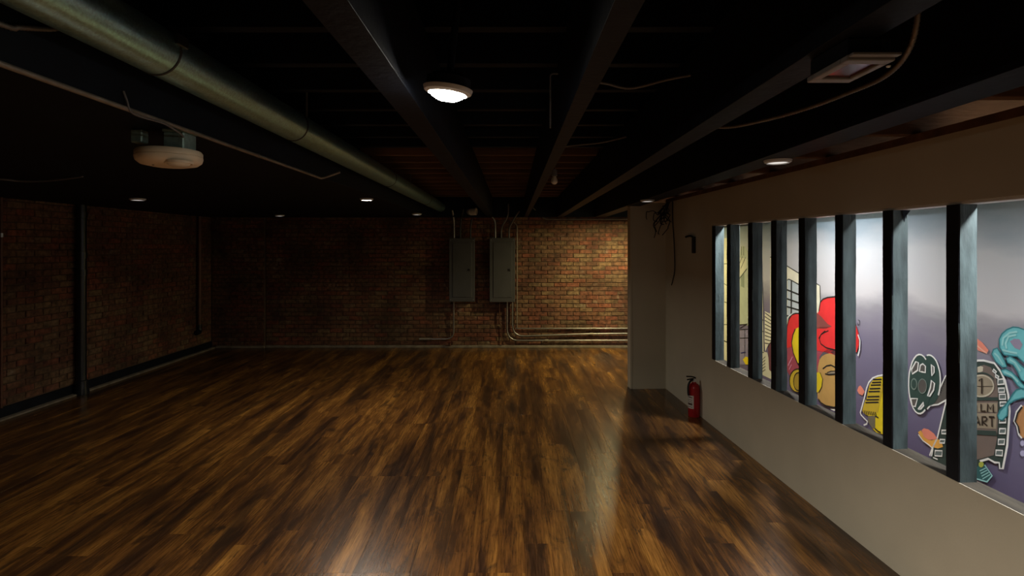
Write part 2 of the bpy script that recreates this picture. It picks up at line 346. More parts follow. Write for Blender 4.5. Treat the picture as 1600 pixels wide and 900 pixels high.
MURAL = {
 'painted_tower': [
  ('p','cream',1,0,[7.931,0.925,7.931,1.609,7.78,1.816,7.595,1.813,7.457,1.571,7.457,0.072,7.931,0.059]),
  ('l','ink',2,0.008,[7.887,1.455,7.656,1.462]),
  ('l','ink',2,0.008,[7.887,1.201,7.656,1.163]),
  ('l','ink',2,0.008,[7.887,0.929,7.656,0.926]),
  ('l','ink',2,0.008,[7.887,0.594,7.595,0.635]),
  ('l','ink',2,0.014,[7.887,0.386,7.595,0.382]),
 ],
 'painted_skyscraper': [
  ('p','sage',1,0,[7.431,1.54,7.299,1.562,7.222,1.706,7.144,1.706,7.075,1.649,6.929,1.563,6.929,0.944,6.929,0.713,7.431,0.662,7.431,0.889]),
  ('p','cream',2,0,[7.299,1.556,7.083,1.547,7.083,1.421,7.285,1.295,7.299,1.425]),
  ('p','greygreen',2,0,[7.242,1.311,7.149,1.354,7.149,1.169,7.242,1.181]),
  ('l','ink',3,0.009,[7.299,1.451,7.199,1.57]),
  ('l','ink',3,0.009,[7.242,1.414,7.111,1.559]),
  ('l','ink',3,0.009,[7.285,1.276,7.075,1.415]),
  ('l','ink',3,0.009,[7.222,1.699,7.222,1.583]),
  ('l','ink',3,0.009,[7.166,1.699,7.166,1.584]),
  ('l','ink',3,0.009,[7.285,0.676,7.062,0.713]),
  ('l','ink',3,0.009,[7.27,0.632,7.062,0.72]),
  ('l','ink',3,0.009,[7.27,0.613,7.048,0.652]),
  ('p','lilac',1,0,[7.431,0.589,6.929,0.67,6.929,0.23,7.285,0.155,7.431,0.177]),
  ('l','ink',3,0.01,[7.13,0.64,7.13,0.29]),
  ('l','ink',3,0.009,[7.27,0.502,7.048,0.543]),
  ('l','navy',3,0.012,[7.242,0.313,7.111,0.351]),
  ('p','yellow',3,0,[7.185,0.24,7.111,0.293,7.008,0.301,7.008,0.214,7.111,0.192]),
 ],
 'painted_block': [
  ('p','cream',1,0,[6.801,1.529,6.715,1.549,6.678,1.52,6.654,0.974,6.642,0.445,6.56,0.449,6.457,0.215,6.457,0.157,6.678,0.158,6.801,0.184]),
  ('p','ivory',2,0,[6.619,0.929,6.378,0.906,6.378,0.575,6.537,0.547,6.607,0.452,6.626,0.579]),
  ('l','ink',3,0.01,[6.616,0.912,6.472,0.877]),
  ('l','ink',3,0.01,[6.616,0.867,6.472,0.837]),
  ('l','ink',3,0.01,[6.616,0.822,6.472,0.798]),
  ('l','ink',3,0.01,[6.616,0.777,6.472,0.759]),
  ('l','ink',3,0.01,[6.616,0.732,6.472,0.719]),
  ('l','ink',3,0.01,[6.616,0.687,6.472,0.68]),
  ('l','ink',3,0.01,[6.616,0.642,6.472,0.641]),
  ('l','ink',3,0.01,[6.616,0.597,6.472,0.601]),
  ('l','ink',3,0.01,[6.616,0.552,6.472,0.562]),
  ('l','ink',3,0.008,[6.691,1.532,6.654,0.974,6.638,0.446]),
  ('l','ink',3,0.008,[6.698,0.818,6.638,0.82]),
  ('l','ink',3,0.008,[6.698,0.68,6.638,0.684]),
  ('l','ink',3,0.008,[6.698,0.429,6.638,0.435]),
  ('l','ink',3,0.006,[6.674,0.344,6.602,0.394]),
  ('l','ink',3,0.006,[6.674,0.308,6.602,0.356]),
  ('l','ink',3,0.006,[6.674,0.273,6.602,0.319]),
  ('l','ink',3,0.006,[6.674,0.237,6.602,0.281]),
  ('l','ink',3,0.006,[6.674,0.201,6.602,0.243]),
  ('p','maroon',4,0,[6.541,0.511,6.502,0.565,6.423,0.613,6.291,0.635,6.291,0.276,6.445,0.241,6.513,0.26]),
  ('l','ink',5,0.01,[6.541,0.511,6.502,0.565,6.423,0.613]),
 ],
 'painted_office': [
  ('p','ivory',1,0,[6.494,1.577,6.152,1.492,5.896,1.417,5.574,1.326,5.52,1.31,5.509,0.965,5.509,0.782,6.494,0.618]),
  ('l','ink',2,0.011,[6.494,1.577,6.152,1.492,5.896,1.417,5.574,1.326,5.52,1.31,5.509,1.02]),
  ('p','paleglass',2,0,[6.114,1.341,5.905,1.299,5.87,1.293,5.87,0.917,6.118,0.884]),
  ('l','ink',3,0.012,[6.118,1.328,6.095,1.342,6.04,1.333,5.87,1.291]),
  ('l','ink',3,0.026,[6.036,1.33,6.04,0.944]),
  ('l','ink',3,0.018,[6.14,1.225,5.87,1.187]),
  ('l','ink',3,0.018,[6.14,1.125,5.87,1.1]),
  ('l','ink',3,0.018,[6.14,1.038,5.87,1.025]),
  ('l','ink',3,0.018,[6.14,0.937,5.87,0.935]),
 ],
 'painted_hat': [
  ('p','red',6,0,[6.152,0.573,6.133,0.678,6.114,0.823,6.077,0.909,6.021,0.961,5.949,0.985,5.87,0.993,5.727,0.993,5.566,1.013,5.527,1.063,5.504,1.148,5.459,1.184,5.385,1.207,5.271,1.224,5.161,1.225,5.082,1.199,5.031,1.146,5.005,1.065,4.968,0.987,4.936,0.918,4.933,0.829,4.962,0.758,5.135,0.716,5.327,0.671,5.566,0.661,5.81,0.683]),
  ('l','ink',8,0.012,[6.123,0.7,6.114,0.823,6.077,0.909,6.021,0.961,5.949,0.985,5.87,0.993]),
  ('l','ink',8,0.012,[5.527,1.054,5.504,1.148,5.459,1.184,5.385,1.207,5.271,1.224,5.161,1.225]),
  ('l','white',8,0.012,[6.137,0.84,6.095,0.927,6.003,0.977]),
  ('p','darkred',7,0,[5.566,1.04,5.489,1.008,5.385,0.95,5.32,0.935,5.415,0.901,5.566,0.879]),
  ('l','ink',8,0.01,[5.527,0.788,5.489,0.831,5.429,0.863,5.371,0.887]),
  ('l','white',8,0.014,[4.943,0.917,4.916,0.872,4.921,0.79,4.943,0.728]),
  ('p','red',7,0,[5.519,0.804,5.499,0.758,5.454,0.727,5.374,0.712,5.267,0.721,5.149,0.744,5.037,0.81,5.037,0.972,5.519,0.903]),
  ('l','ink',8,0.012,[5.421,0.878,5.494,0.828,5.519,0.784,5.494,0.739,5.406,0.716,5.267,0.721,5.149,0.744]),
 ],
 'painted_hair': [
  ('p','rose',5,0,[6.123,0.684,6.003,0.811,5.689,0.878,5.486,0.79,5.406,0.716,5.267,0.721,5.149,0.726,5.149,0.597,5.519,0.518,5.535,0.425,5.87,0.348,6.062,0.293,6.123,0.334]),
  ('p','slate',6,0,[5.519,0.607,5.454,0.669,5.39,0.709,5.267,0.721,5.149,0.726,5.149,0.662,5.282,0.677,5.359,0.677,5.437,0.647,5.494,0.607,5.519,0.572]),
  ('p','yellow',8,0,[5.87,0.852,5.945,0.82,5.994,0.749,6.013,0.659,5.984,0.558,5.907,0.467,5.86,0.464,5.76,0.477,5.689,0.716,5.724,0.853]),
  ('l','ink',9,0.016,[5.945,0.82,5.994,0.749,6.019,0.658,5.988,0.557,5.911,0.466,5.86,0.429]),
  ('l','pink',8,0.016,[6.092,0.395,6.053,0.447,6.003,0.511]),
  ('l','pink',8,0.012,[6.072,0.356,6.023,0.421]),
 ],
 'painted_earring': [
  ('p','mustard',8,0,[5.742,0.316,5.749,0.277,5.771,0.238,5.805,0.202,5.849,0.173,5.898,0.154,5.948,0.147,5.993,0.153,6.03,0.172,6.054,0.202,6.062,0.239,6.054,0.281,6.03,0.322,5.993,0.358,5.948,0.386,5.898,0.403,5.849,0.408,5.805,0.4,5.771,0.381,5.749,0.352]),
  ('p','ochre',9,0,[5.8,0.292,5.804,0.262,5.816,0.233,5.836,0.207,5.861,0.188,5.888,0.176,5.916,0.173,5.942,0.18,5.962,0.196,5.975,0.22,5.98,0.248,5.975,0.279,5.962,0.309,5.942,0.335,5.916,0.354,5.888,0.365,5.861,0.367,5.836,0.359,5.816,0.343,5.804,0.32]),
  ('l','ink',10,0.01,[5.742,0.316,5.749,0.277,5.771,0.238,5.805,0.202,5.849,0.173,5.898,0.154,5.948,0.147,5.993,0.153,6.03,0.172,6.054,0.202,6.062,0.239,6.054,0.281,6.03,0.322,5.993,0.358,5.948,0.386,5.898,0.403,5.849,0.408,5.805,0.4,5.771,0.381,5.749,0.352,5.742,0.316]),
  ('l','ink',10,0.012,[5.8,0.292,5.804,0.262,5.816,0.233,5.836,0.207,5.861,0.188,5.888,0.176,5.916,0.173,5.942,0.18,5.962,0.196,5.975,0.22,5.98,0.248,5.975,0.279,5.962,0.309,5.942,0.335,5.916,0.354,5.888,0.365,5.861,0.367,5.836,0.359,5.816,0.343,5.804,0.32,5.8,0.292]),
  ('p','yellow',10,0,[5.602,0.41,5.539,0.449,5.486,0.447,5.458,0.399,5.473,0.318,5.522,0.256,5.586,0.234,5.62,0.326]),
  ('l','ink',11,0.01,[5.499,0.454,5.458,0.399,5.473,0.318,5.522,0.251]),
 ],
 'painted_face': [
  ('p','skin',9,0,[5.539,0.504,5.511,0.579,5.47,0.621,5.414,0.652,5.351,0.673,5.282,0.671,5.149,0.652,5.065,0.57,5.051,0.411,5.107,0.287,5.193,0.212,5.282,0.177,5.406,0.156,5.502,0.166,5.544,0.186,5.552,0.342]),
  ('l','ink',10,0.01,[5.532,0.189,5.486,0.162,5.406,0.154,5.282,0.175,5.178,0.216]),
  ('l','ink',10,0.014,[5.457,0.5,5.398,0.541,5.328,0.564,5.259,0.557,5.222,0.554]),
  ('p','tan',10,0,[5.39,0.476,5.328,0.504,5.252,0.523,5.252,0.5,5.335,0.475]),
  ('l','ink',11,0.014,[5.418,0.46,5.359,0.466,5.252,0.496]),
  ('l','ink',11,0.008,[5.39,0.476,5.328,0.506,5.237,0.528]),
  ('p','white',10,0,[5.34,0.142,5.237,0.168,5.121,0.196,5.149,0.165,5.289,0.14]),
 ],
 'painted_smoke_curl': [
  ('l','ink',4,0.006,[4.949,1.048,4.928,1.042,4.928,1.01,4.949,0.998,4.958,1.022]),
 ],
 'painted_microphone': [
  ('p','yellow',5,0,[4.507,0.614,4.545,0.629,4.638,0.616,4.704,0.595,4.751,0.566,4.798,0.507,4.825,0.419,4.841,0.355,4.845,0.374,4.877,0.3,4.889,0.256,4.863,0.238,4.81,0.236,4.816,0.19,4.764,0.143,4.713,0.124,4.625,0.138,4.53,0.17,4.484,0.294,4.469,0.447]),
  ('p','mustard',6,0,[4.653,0.593,4.745,0.564,4.793,0.505,4.82,0.42,4.836,0.357,4.851,0.348,4.877,0.292,4.885,0.258,4.857,0.24,4.724,0.274,4.691,0.307,4.669,0.391,4.636,0.508]),
  ('l','ink',7,0.012,[4.751,0.564,4.648,0.591]),
  ('l','ink',7,0.012,[4.764,0.535,4.653,0.565]),
  ('l','ink',7,0.012,[4.778,0.509,4.658,0.542]),
  ('l','ink',7,0.012,[4.792,0.475,4.663,0.511]),
  ('l','ink',7,0.012,[4.806,0.446,4.668,0.485]),
  ('l','ink',7,0.012,[4.82,0.398,4.673,0.441]),
  ('l','ink',7,0.012,[4.834,0.368,4.678,0.413]),
  ('l','ink',7,0.012,[4.848,0.34,4.683,0.389]),
  ('l','ink',7,0.01,[4.866,0.267,4.851,0.235]),
  ('l','ink',7,0.01,[4.842,0.272,4.828,0.241]),
  ('l','ink',7,0.01,[4.818,0.276,4.804,0.246]),
  ('l','ink',7,0.01,[4.795,0.281,4.781,0.252]),
  ('l','ink',7,0.01,[4.772,0.285,4.758,0.257]),
  ('l','ink',7,0.01,[4.749,0.29,4.736,0.262]),
  ('l','ink',7,0.01,[4.727,0.294,4.713,0.268]),
  ('p','greybrown',6,0,[4.814,0.235,4.724,0.262,4.729,0.154,4.764,0.143,4.816,0.186]),
  ('l','ink',7,0.012,[4.724,0.262,4.685,0.258]),
  ('l','ink',7,0.012,[4.73,0.154,4.691,0.143,4.658,0.143]),
  ('l','white',7,0.013,[4.603,0.64,4.638,0.628,4.694,0.608,4.756,0.576,4.804,0.528,4.833,0.469,4.863,0.371,4.902,0.263,4.914,0.233,4.902,0.216,4.863,0.199,4.822,0.186,4.83,0.16,4.869,0.137]),
 ],
 'painted_petal': [
  ('p','coral',4,0,[4.942,0.454,4.917,0.473,4.887,0.456,4.861,0.43,4.893,0.389,4.938,0.394,4.96,0.417]),
 ],
 'painted_petal#2': [
  ('p','coral',4,0,[3.754,1.085,3.706,1.061,3.659,1.017,3.674,0.993,3.738,1.002,3.763,1.03]),
  ('l','salmon',5,0.01,[3.742,1.033,3.706,1.011,3.67,0.995]),
 ],
 'painted_petal#3': [
  ('p','orange',7,0,[4.254,0.281,4.227,0.304,4.191,0.274,4.126,0.262,4.075,0.294,4.034,0.288,4.021,0.252,4.067,0.224,4.122,0.216,4.169,0.226,4.222,0.243]),
  ('p','coral',8,0,[4.218,0.307,4.196,0.33,4.152,0.336,4.1,0.322,4.071,0.295,4.1,0.278,4.152,0.257,4.196,0.266]),
  ('l','white',9,0.01,[4.248,0.266,4.204,0.234,4.143,0.221,4.109,0.207,4.122,0.147]),
 ],
 'painted_film_reel': [
  ('p','charcoal',5,0,[4.095,0.625,4.049,0.668,4.019,0.731,3.997,0.774,3.967,0.78,3.967,0.604,4,0.595,4.065,0.546,4.143,0.516,4.167,0.476,4.241,0.454]),
  ('l','white',6,0.011,[3.967,0.616,4,0.594,4.065,0.546,4.139,0.517,4.167,0.482]),
  ('l','white',6,0.009,[4.049,0.668,4.019,0.731,3.997,0.774]),
  ('l','ink',6,0.01,[4.049,0.643,4.04,0.64]),
  ('l','ink',6,0.01,[4.042,0.66,4.033,0.656]),
  ('l','ink',6,0.01,[4.036,0.677,4.027,0.673]),
  ('l','ink',6,0.01,[4.029,0.693,4.02,0.689]),
  ('l','ink',6,0.01,[4.022,0.71,4.013,0.706]),
  ('l','ink',6,0.01,[4.015,0.726,4.006,0.722]),
  ('l','ink',6,0.01,[4.009,0.743,4,0.739]),
  ('p','reelgreen',6,0,[4.045,0.725,4.048,0.676,4.059,0.629,4.075,0.585,4.097,0.55,4.123,0.523,4.151,0.509,4.179,0.507,4.206,0.519,4.229,0.543,4.247,0.579,4.259,0.623,4.262,0.673,4.259,0.724,4.247,0.774,4.229,0.818,4.206,0.854,4.179,0.878,4.151,0.891,4.123,0.89,4.097,0.876,4.075,0.85,4.059,0.815,4.048,0.773]),
  ('l','white',7,0.012,[4.17,0.884,4.156,0.889,4.143,0.892,4.129,0.891,4.117,0.887,4.104,0.881,4.093,0.872,4.082,0.861,4.073,0.847,4.065,0.83,4.058,0.812,4.052,0.793,4.048,0.772,4.046,0.75,4.045,0.727,4.045,0.704,4.048,0.681,4.051,0.658,4.057,0.635,4.063,0.614]),
  ('p','reelgreen',7,0,[4.131,0.679,4.133,0.629,4.141,0.581,4.153,0.535,4.17,0.496,4.19,0.463,4.213,0.44,4.236,0.427,4.261,0.426,4.284,0.435,4.305,0.457,4.323,0.488,4.336,0.528,4.345,0.575,4.348,0.626,4.345,0.678,4.336,0.729,4.323,0.775,4.305,0.816,4.284,0.847,4.261,0.869,4.236,0.879,4.213,0.878,4.19,0.866,4.17,0.843,4.153,0.812,4.141,0.772,4.133,0.728]),
  ('l','white',8,0.012,[4.183,0.473,4.205,0.447,4.229,0.43,4.253,0.425,4.277,0.431,4.299,0.449,4.318,0.477,4.333,0.515,4.343,0.56,4.347,0.61,4.346,0.662,4.34,0.714,4.327,0.762,4.311,0.805,4.29,0.839,4.268,0.864,4.243,0.877,4.219,0.879,4.196,0.87,4.175,0.851]),
  ('p','charcoal',8,0,[4.273,0.816,4.247,0.814,4.256,0.753,4.309,0.713,4.317,0.746]),
  ('l','white',9,0.012,[4.273,0.816,4.247,0.814,4.256,0.753,4.309,0.713,4.317,0.746,4.273,0.816]),
  ('p','charcoal',8,0,[4.238,0.749,4.228,0.798,4.204,0.814,4.179,0.8,4.181,0.753,4.212,0.751]),
  ('l','white',9,0.012,[4.238,0.749,4.228,0.798,4.204,0.814,4.179,0.8,4.181,0.753,4.212,0.751,4.238,0.749]),
  ('p','charcoal',8,0,[4.123,0.826,4.099,0.813,4.098,0.775,4.119,0.742]),
  ('l','white',9,0.012,[4.123,0.826,4.099,0.813,4.098,0.775,4.119,0.742,4.123,0.826]),
  ('p','charcoal',8,0,[4.123,0.708,4.094,0.693,4.103,0.642,4.139,0.587,4.159,0.582,4.132,0.654]),
  ('l','white',9,0.012,[4.123,0.708,4.094,0.693,4.103,0.642,4.139,0.587,4.159,0.582,4.132,0.654,4.123,0.708]),
  ('p','charcoal',8,0,[4.322,0.519,4.256,0.537,4.279,0.469,4.309,0.465]),
  ('l','white',9,0.012,[4.322,0.519,4.256,0.537,4.279,0.469,4.309,0.465,4.322,0.519]),
  ('p','charcoal',8,0,[4.197,0.525,4.195,0.503,4.224,0.467,4.251,0.456]),
  ('l','white',9,0.012,[4.197,0.525,4.195,0.503,4.224,0.467,4.251,0.456,4.197,0.525]),
  ('p','charcoal',9,0,[4.167,0.654,4.17,0.633,4.179,0.613,4.192,0.598,4.208,0.589,4.223,0.589,4.237,0.598,4.246,0.613,4.249,0.634,4.246,0.656,4.237,0.676,4.223,0.691,4.208,0.699,4.192,0.698,4.179,0.69,4.17,0.674]),
  ('l','sagegrey',10,0.006,[4.167,0.654,4.17,0.633,4.179,0.613,4.192,0.598,4.208,0.589,4.223,0.589,4.237,0.598,4.246,0.613,4.249,0.634,4.246,0.656,4.237,0.676,4.223,0.691,4.208,0.699,4.192,0.698,4.179,0.69,4.17,0.674,4.167,0.654]),
  ('p','sagegrey',9,0,[4.259,0.647,4.262,0.627,4.271,0.609,4.284,0.596,4.299,0.593,4.312,0.598,4.321,0.612,4.324,0.631,4.321,0.652,4.312,0.671,4.299,0.683,4.284,0.686,4.271,0.68,4.262,0.667]),
  ('p','reelgreen',10,0,[4.268,0.645,4.27,0.629,4.276,0.615,4.286,0.606,4.297,0.604,4.306,0.608,4.313,0.619,4.315,0.634,4.313,0.65,4.306,0.664,4.297,0.673,4.286,0.675,4.276,0.671,4.27,0.66]),
 ],
 'painted_film_strip': [
  ('p','filmgreen',5,0,[3.993,0.585,4.072,0.3,4.119,0.204,4.143,0.081,3.89,0.135,3.738,0.196,3.657,0.305,3.612,0.299,3.579,0.31,3.575,0.274,3.554,0.282,3.525,0.439,3.513,0.596,3.509,0.666,3.513,0.724,3.517,0.764,3.539,0.846,3.568,0.897,3.613,0.942,3.69,0.944,3.734,0.935,3.813,0.897,3.864,0.849]),
  ('p','filmbrown',6,0,[3.906,0.196,3.864,0.567,3.838,0.751,3.734,0.892,3.69,0.915,3.639,0.909,3.604,0.851,3.589,0.772,3.589,0.588,3.596,0.453,3.618,0.344,3.701,0.292,3.756,0.259]),
  ('l','white',7,0.012,[3.993,0.594,4.072,0.3,4.119,0.204,4.143,0.143]),
  ('l','white',7,0.014,[3.779,0.918,3.734,0.935,3.69,0.944,3.613,0.942,3.568,0.897,3.539,0.846,3.517,0.764,3.513,0.721,3.508,0.666,3.512,0.597,3.524,0.44,3.554,0.282,3.575,0.274,3.579,0.31,3.612,0.299,3.657,0.305,3.719,0.265]),
  ('p','tan',7,0,[3.618,0.793,3.621,0.776,3.628,0.759,3.641,0.741,3.657,0.726,3.677,0.713,3.699,0.703,3.721,0.697,3.744,0.695,3.764,0.697,3.782,0.704,3.795,0.715,3.804,0.729,3.807,0.746,3.804,0.764,3.795,0.783,3.782,0.8,3.764,0.816,3.744,0.829,3.721,0.838,3.699,0.844,3.677,0.845,3.657,0.841,3.641,0.834,3.628,0.823,3.621,0.809]),
  ('l','paletan',8,0.01,[3.618,0.793,3.621,0.776,3.628,0.759,3.641,0.741,3.657,0.726,3.677,0.713,3.699,0.703,3.721,0.697,3.744,0.695,3.764,0.697,3.782,0.704,3.795,0.715,3.804,0.729,3.807,0.746,3.804,0.764,3.795,0.783,3.782,0.8,3.764,0.816,3.744,0.829,3.721,0.838,3.699,0.844,3.677,0.845,3.657,0.841,3.641,0.834,3.628,0.823,3.621,0.809,3.618,0.793]),
  ('l','filmgreen',8,0.01,[3.818,0.774,3.809,0.79,3.798,0.805,3.783,0.82,3.767,0.832,3.749,0.843,3.73,0.851,3.71,0.857,3.691,0.86,3.672,0.861,3.655,0.858,3.639,0.853,3.626,0.846,3.616,0.836]),
  ('l','brownink',8,0.004,[3.796,0.746,3.62,0.79]),
  ('p','paletan',7,0,[3.738,0.891,3.714,0.903,3.694,0.9,3.698,0.871,3.734,0.849]),
  ('l','filmgreen',8,0.022,[3.813,0.656,3.586,0.718]),
  ('p','tan',7,0,[3.832,0.623,3.592,0.69,3.592,0.632,3.832,0.561]),
  ('p','tan',7,0,[3.832,0.551,3.596,0.622,3.6,0.52,3.832,0.455]),
  ('l','filmgreen',8,0.03,[3.832,0.425,3.596,0.492]),
  ('p','holegrey',7,0,[3.586,0.843,3.549,0.855,3.544,0.824,3.588,0.81]),
  ('l','white',8,0.01,[3.586,0.843,3.549,0.855,3.544,0.824,3.588,0.81,3.586,0.843]),
  ('p','holegrey',7,0,[3.583,0.787,3.542,0.799,3.541,0.774,3.583,0.762]),
  ('l','white',8,0.01,[3.583,0.787,3.542,0.799,3.541,0.774,3.583,0.762,3.583,0.787]),
  ('p','holegrey',7,0,[3.577,0.75,3.535,0.762,3.533,0.731,3.577,0.718]),
  ('l','white',8,0.01,[3.577,0.75,3.535,0.762,3.533,0.731,3.577,0.718,3.577,0.75]),
  ('p','holegrey',7,0,[3.572,0.701,3.53,0.714,3.53,0.691,3.572,0.677]),
  ('l','white',8,0.01,[3.572,0.701,3.53,0.714,3.53,0.691,3.572,0.677,3.572,0.701]),
  ('p','holegrey',7,0,[3.575,0.592,3.531,0.606,3.533,0.582,3.578,0.567]),
  ('l','white',8,0.01,[3.575,0.592,3.531,0.606,3.533,0.582,3.578,0.567,3.575,0.592]),
  ('p','holegrey',7,0,[3.575,0.53,3.533,0.544,3.536,0.512,3.578,0.498]),
  ('l','white',8,0.01,[3.575,0.53,3.533,0.544,3.536,0.512,3.578,0.498,3.575,0.53]),
  ('p','holegrey',7,0,[3.583,0.459,3.54,0.474,3.544,0.44,3.586,0.425]),
  ('l','white',8,0.01,[3.583,0.459,3.54,0.474,3.544,0.44,3.586,0.425,3.583,0.459]),
  ('p','holegrey',7,0,[3.6,0.383,3.554,0.398,3.557,0.363,3.603,0.349]),
  ('l','white',8,0.01,[3.6,0.383,3.554,0.398,3.557,0.363,3.603,0.349,3.6,0.383]),
  ('p','holegrey',7,0,[4.03,0.37,3.989,0.383,3.992,0.357,4.032,0.345]),
  ('l','white',8,0.01,[4.03,0.37,3.989,0.383,3.992,0.357,4.032,0.345,4.03,0.37]),
  ('p','holegrey',7,0,[4.046,0.298,4.001,0.312,4.008,0.284,4.05,0.271]),
  ('l','white',8,0.01,[4.046,0.298,4.001,0.312,4.008,0.284,4.05,0.271,4.046,0.298]),
  ('p','holegrey',7,0,[4.09,0.201,4.026,0.222,4.03,0.182,4.094,0.161]),
  ('l','white',8,0.01,[4.09,0.201,4.026,0.222,4.03,0.182,4.094,0.161,4.09,0.201]),
  ('p','holegrey',7,0,[3.617,0.903,3.598,0.89,3.604,0.878,3.624,0.888]),
  ('l','white',8,0.01,[3.617,0.903,3.598,0.89,3.604,0.878,3.624,0.888,3.617,0.903]),
  ('p','holegrey',7,0,[3.604,0.872,3.581,0.863,3.584,0.849,3.604,0.854]),
  ('l','white',8,0.01,[3.604,0.872,3.581,0.863,3.584,0.849,3.604,0.854,3.604,0.872]),
  ('l','white',8,0.01,[4.109,0.142,4.067,0.144]),
 ],
 'painted_lettering': [
  ('l','brownink',9,0.012,[3.724,0.8,3.702,0.823,3.702,0.72]),
  ('l','brownink',9,0.012,[3.792,0.578,3.792,0.624,3.764,0.632]),
  ('l','brownink',9,0.012,[3.792,0.603,3.769,0.609]),
  ('l','brownink',9,0.012,[3.745,0.639,3.745,0.592]),
  ('l','brownink',9,0.012,[3.708,0.651,3.708,0.604,3.674,0.613]),
  ('l','brownink',9,0.012,[3.661,0.612,3.658,0.665,3.639,0.637,3.62,0.674,3.617,0.62]),
  ('l','brownink',9,0.012,[3.754,0.494,3.734,0.559,3.716,0.505]),
  ('l','brownink',9,0.012,[3.747,0.516,3.721,0.524]),
  ('l','brownink',9,0.012,[3.699,0.51,3.699,0.568,3.673,0.575,3.664,0.565,3.674,0.547,3.698,0.538,3.662,0.519]),
  ('l','brownink',9,0.012,[3.65,0.582,3.61,0.593]),
  ('l','brownink',9,0.012,[3.629,0.588,3.627,0.524]),
 ],
 'painted_clapper': [
  ('p','tealdark',7,0,[3.794,0.137,3.71,0.264,3.683,0.255,3.628,0.206,3.666,0.15,3.728,0.136]),
  ('l','tealpale',8,0.01,[3.779,0.143,3.742,0.138,3.666,0.15,3.628,0.206,3.683,0.255]),
  ('l','tealpale',8,0.006,[3.719,0.2,3.674,0.238]),
  ('l','tealpale',8,0.006,[3.712,0.186,3.664,0.228]),
  ('l','tealpale',8,0.006,[3.705,0.171,3.653,0.218]),
  ('l','tealpale',8,0.006,[3.698,0.156,3.643,0.208]),
  ('p','limeyellow',8,0,[3.689,0.255,3.691,0.245,3.699,0.235,3.708,0.228,3.718,0.227,3.726,0.231,3.728,0.24,3.726,0.25,3.718,0.26,3.708,0.267,3.699,0.268,3.691,0.264]),
 ],
 'painted_turquoise_smoke': [
  ('p','turquoise',9,0,[3.575,1.104,3.557,1.141,3.524,1.173,3.481,1.196,3.447,1.198,3.392,1.187,3.353,1.141,3.353,1.026,3.392,0.979,3.426,0.998,3.453,1.019,3.488,1.015,3.542,1.011,3.572,1.05]),
  ('l','tealink',10,0.008,[3.575,1.104,3.557,1.141,3.524,1.173,3.481,1.196,3.447,1.198,3.392,1.187,3.353,1.141,3.353,1.026,3.392,0.979,3.426,0.998,3.453,1.019,3.488,1.015,3.542,1.011,3.572,1.05,3.575,1.104]),
  ('p','turquoise',9,0,[3.628,0.998,3.617,1.031,3.59,1.045,3.568,1.017,3.539,0.975,3.523,0.937,3.553,0.929,3.598,0.954]),
  ('l','tealink',10,0.008,[3.628,0.998,3.617,1.031,3.59,1.045,3.568,1.017,3.539,0.975,3.523,0.937,3.553,0.929,3.598,0.954,3.628,0.998]),
  ('p','turquoise',9,0,[3.528,0.99,3.503,1.009,3.467,0.996,3.433,0.97,3.386,0.941,3.386,0.87,3.429,0.879,3.453,0.926,3.481,0.96,3.517,0.966]),
  ('l','tealink',10,0.008,[3.528,0.99,3.503,1.009,3.467,0.996,3.433,0.97,3.386,0.941,3.386,0.87,3.429,0.879,3.453,0.926,3.481,0.96,3.517,0.966,3.528,0.99]),
  ('p','turquoise',9,0,[3.564,0.908,3.531,0.923,3.488,0.911,3.453,0.886,3.426,0.86,3.379,0.826,3.419,0.822,3.453,0.84,3.488,0.878,3.546,0.884]),
  ('l','tealink',10,0.008,[3.564,0.908,3.531,0.923,3.488,0.911,3.453,0.886,3.426,0.86,3.379,0.826,3.419,0.822,3.453,0.84,3.488,0.878,3.546,0.884,3.564,0.908]),
  ('p','turquoise',9,0,[3.481,0.78,3.46,0.808,3.426,0.827,3.353,0.833,3.353,0.782,3.419,0.77,3.467,0.744,3.503,0.714,3.517,0.689,3.521,0.632,3.554,0.59,3.578,0.59,3.586,0.612,3.571,0.648,3.538,0.688,3.539,0.683,3.503,0.74]),
  ('l','tealink',10,0.008,[3.481,0.78,3.46,0.808,3.426,0.827,3.353,0.833,3.353,0.782,3.419,0.77,3.467,0.744,3.503,0.714,3.517,0.689,3.521,0.632,3.554,0.59,3.578,0.59,3.586,0.612,3.571,0.648,3.538,0.688,3.539,0.683,3.503,0.74,3.481,0.78]),
  ('p','mauve',10,0,[3.503,1.103,3.474,1.124,3.44,1.127,3.419,1.097,3.436,1.061,3.471,1.068]),
  ('l','tealpale',11,0.012,[3.553,1.067,3.546,1.116,3.503,1.156,3.453,1.171]),
  ('l','tealpale',11,0.012,[3.524,1.052,3.531,1.084,3.51,1.132,3.46,1.15]),
  ('l','tealpale',11,0.012,[3.609,1.009,3.583,0.993,3.546,0.946]),
  ('l','tealpale',11,0.012,[3.503,0.989,3.467,0.976,3.433,0.931]),
  ('l','tealpale',11,0.012,[3.539,0.903,3.488,0.891,3.447,0.861]),
  ('l','tealpale',11,0.012,[3.553,1.04,3.503,1.036,3.453,1.038]),
 ],
 'painted_tan_portrait': [
  ('p','tanorange',7,0,[3.474,0.608,3.457,0.67,3.426,0.72,3.343,0.751,3.314,0.58,3.426,0.52,3.445,0.543,3.457,0.584]),
  ('l','white',8,0.012,[3.426,0.722,3.459,0.673,3.476,0.608,3.457,0.584,3.445,0.534,3.426,0.52]),
  ('l','ink',9,0.01,[3.424,0.713,3.452,0.668,3.468,0.61,3.449,0.586,3.44,0.545]),
  ('p','palelilac',7,0,[3.405,0.434,3.407,0.424,3.414,0.414,3.422,0.409,3.431,0.408,3.437,0.413,3.439,0.422,3.437,0.432,3.431,0.442,3.422,0.447,3.414,0.448,3.407,0.443]),
